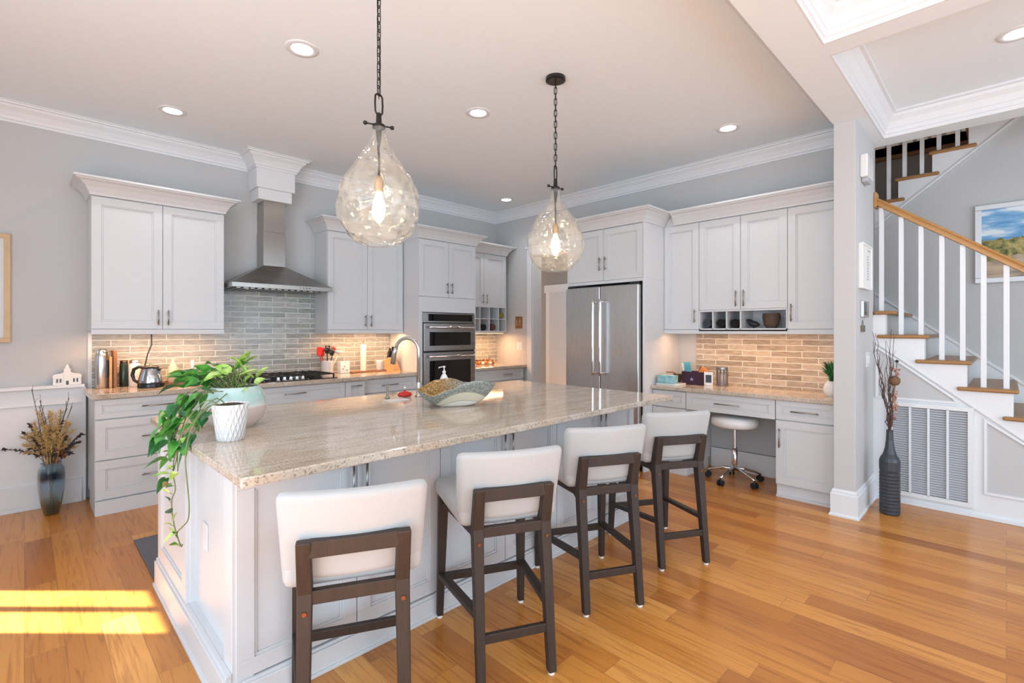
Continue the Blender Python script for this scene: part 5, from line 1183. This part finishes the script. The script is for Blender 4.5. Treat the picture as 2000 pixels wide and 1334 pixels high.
for (u, z_) in ((-.13, .93), (-.09, .84), (-.05, .80), (.13, .86), (.10, .78), (.16, .80), (-.02, .74), (.07, .72)):
    f = spray(tw, lr(u, rnd.uniform(-.05, .05), z_), r=.0022)
    for q in range(9, len(f), 2): tube(tw, [f[q], f[q]+Vector((rnd.uniform(-.03, .03), rnd.uniform(-.03, .03), rnd.uniform(.03, .07)))], .0012, 4)
obj('twigs', tw, dkbr, df)
dk = B()
for (u, z_) in ((-.36, .47), (-.20, .60), (-.15, .66), (.20, .52), (.16, .44), (.09, .68), (-.11, .54), (.22, .58), (-.16, .56), (-.06, .60), (.03, .62), (.12, .56), (-.13, .48), (.06, .52), (-.02, .56)):
    f = spray(dk, lr(u, rnd.uniform(-.04, .02), z_), r=.002)
    for q in range(8, len(f)):
        for h_ in range(5): leaf(dk, f[q], (rnd.uniform(-1, 1), rnd.uniform(-1, 1), rnd.uniform(-.4, 1)), rnd.uniform(.018, .032), 0, .1, wf=.6)
obj('dark_sprigs', dk, dkbr, df)
ru = B()
for k_ in range(9):
    u = rnd.uniform(-.12, .12); f = spray(ru, lr(u, rnd.uniform(-.06, .02), rnd.uniform(.44, .58)))
    for h_ in range(14): leaf(ru, f[-1]-Vector((0, 0, rnd.uniform(0, .05))), (rnd.uniform(-1, 1), rnd.uniform(-1, 1), rnd.uniform(.3, 1.5)), rnd.uniform(.025, .045), 0, 0, wf=.4)
obj('rust_blooms', ru, rust, df)
# ------------------------------------------------------------------ tall dark bottle vase with branches (right)
tv = thing('tall_floor_vase', 'tall charcoal bottle vase with a ribbed body beside the air grille', 'vase', (4.665, .625, 0))
prof = [(0, 0), (.070, 0), (.074, .006)]
z_ = .01
for k_ in range(12): prof += [(.078, .012+k_*.026), (.078, .026+k_*.026), (.073, .030+k_*.026)]
prof += [(.078, .335), (.079, .40), (.070, .425), (.050, .455), (.036, .50), (.028, .56), (.025, .62), (.026, .635), (.022, .635), (.02, .60)]
bm = B(); lathe(bm, [(r_*.84, z_) for r_, z_ in prof], seg=40, cap=False); obj('body', bm, mat('charcoal_glaze', (.040, .045, .055), .3), tv, smooth=False)
db = thing('dried_branches', 'dried curly branches with a seed pod and pink dried blooms in the tall charcoal vase', 'dried branches', (4.665, .625, .45))
tg = B()
def twig(tip, wob=.02, r=.004):
    P = [Vector((rnd.uniform(-.01, .01), rnd.uniform(-.01, .01), .0)), Vector((rnd.uniform(-.008, .008), rnd.uniform(-.008, .008), .19))]; T_ = Vector(tip); n = 9
    for i in range(1, n+1): t_ = i/n; P.append(P[1]+(T_-P[1])*t_+Vector((rnd.uniform(-wob, wob), rnd.uniform(-wob, wob), 0))*(1-.3*t_))
    tube(tg, P, [r*(1-.7*i/len(P)) for i in range(len(P))], 6)
    for i in range(4, len(P)-1):
        if rnd.random() < .55: tube(tg, [P[i], P[i]+Vector((rnd.uniform(-.03, .03), rnd.uniform(-.03, .03), rnd.uniform(.04, .10)))], [.0016, .0006], 5)
for (u, z_) in ((-.15, .93), (-.13, .80), (-.08, .92), (-.05, .86), (-.02, .95), (.0, .82), (.03, .90), (-.10, .70), (-.06, .66), (.02, .68), (-.035, .75)): twig(lr(u, rnd.uniform(-.04, .04), z_))
obj('branches', tg, mat('dark_branch', (.085, .045, .038), .7, noise=.3), db)
bm = B(); lathe(bm, [(0, -.038), (.025, -.03), (.037, -.008), (.036, .015), (.022, .034), (.008, .038), (0, .034)], *lr(.02, -.02, .0)[:2], .56, 20, cap=False); tube(bm, [(0, 0, .19), lr(.01, -.01, .40), lr(.02, -.02, .53)], .003, 6); obj('seed_pod', bm, mat('seed_pod_brown', (.17, .09, .04), .6, noise=.3), db, smooth=True)
bm = B(); tube(bm, [(0, 0, .19), lr(.03, 0, .45), lr(.055, 0, .70)], .002, 6); lathe(bm, [(0, -.01), (.010, -.004), (.012, .004), (.006, .012), (0, .012)], *lr(.055, 0, 0)[:2], .705, 12, cap=False); obj('dark_pod', bm, M['iron'], db)
bm = B()
for k_ in range(60):
    c_ = rnd.choice([(.045, .0, .56), (.035, -.01, .45), (.03, -.01, .38), (.04, 0, .33), (.05, 0, .62), (.02, .0, .28)]); leaf(bm, Vector(lr(c_[0]+rnd.gauss(0, .012), c_[1], c_[2]+rnd.gauss(0, .02))), (rnd.uniform(-1, 1), rnd.uniform(-1, 1), rnd.uniform(-.2, 1.2)), rnd.uniform(.018, .032), 0, 0, wf=.8)
tube(bm, [(0, 0, .19), lr(.03, -.01, .40), lr(.05, 0, .66)], .002, 6); obj('pink_blooms', bm, mat('dried_pink_petal', (.52, .27, .20), .8, noise=.35, nscale=60), db)
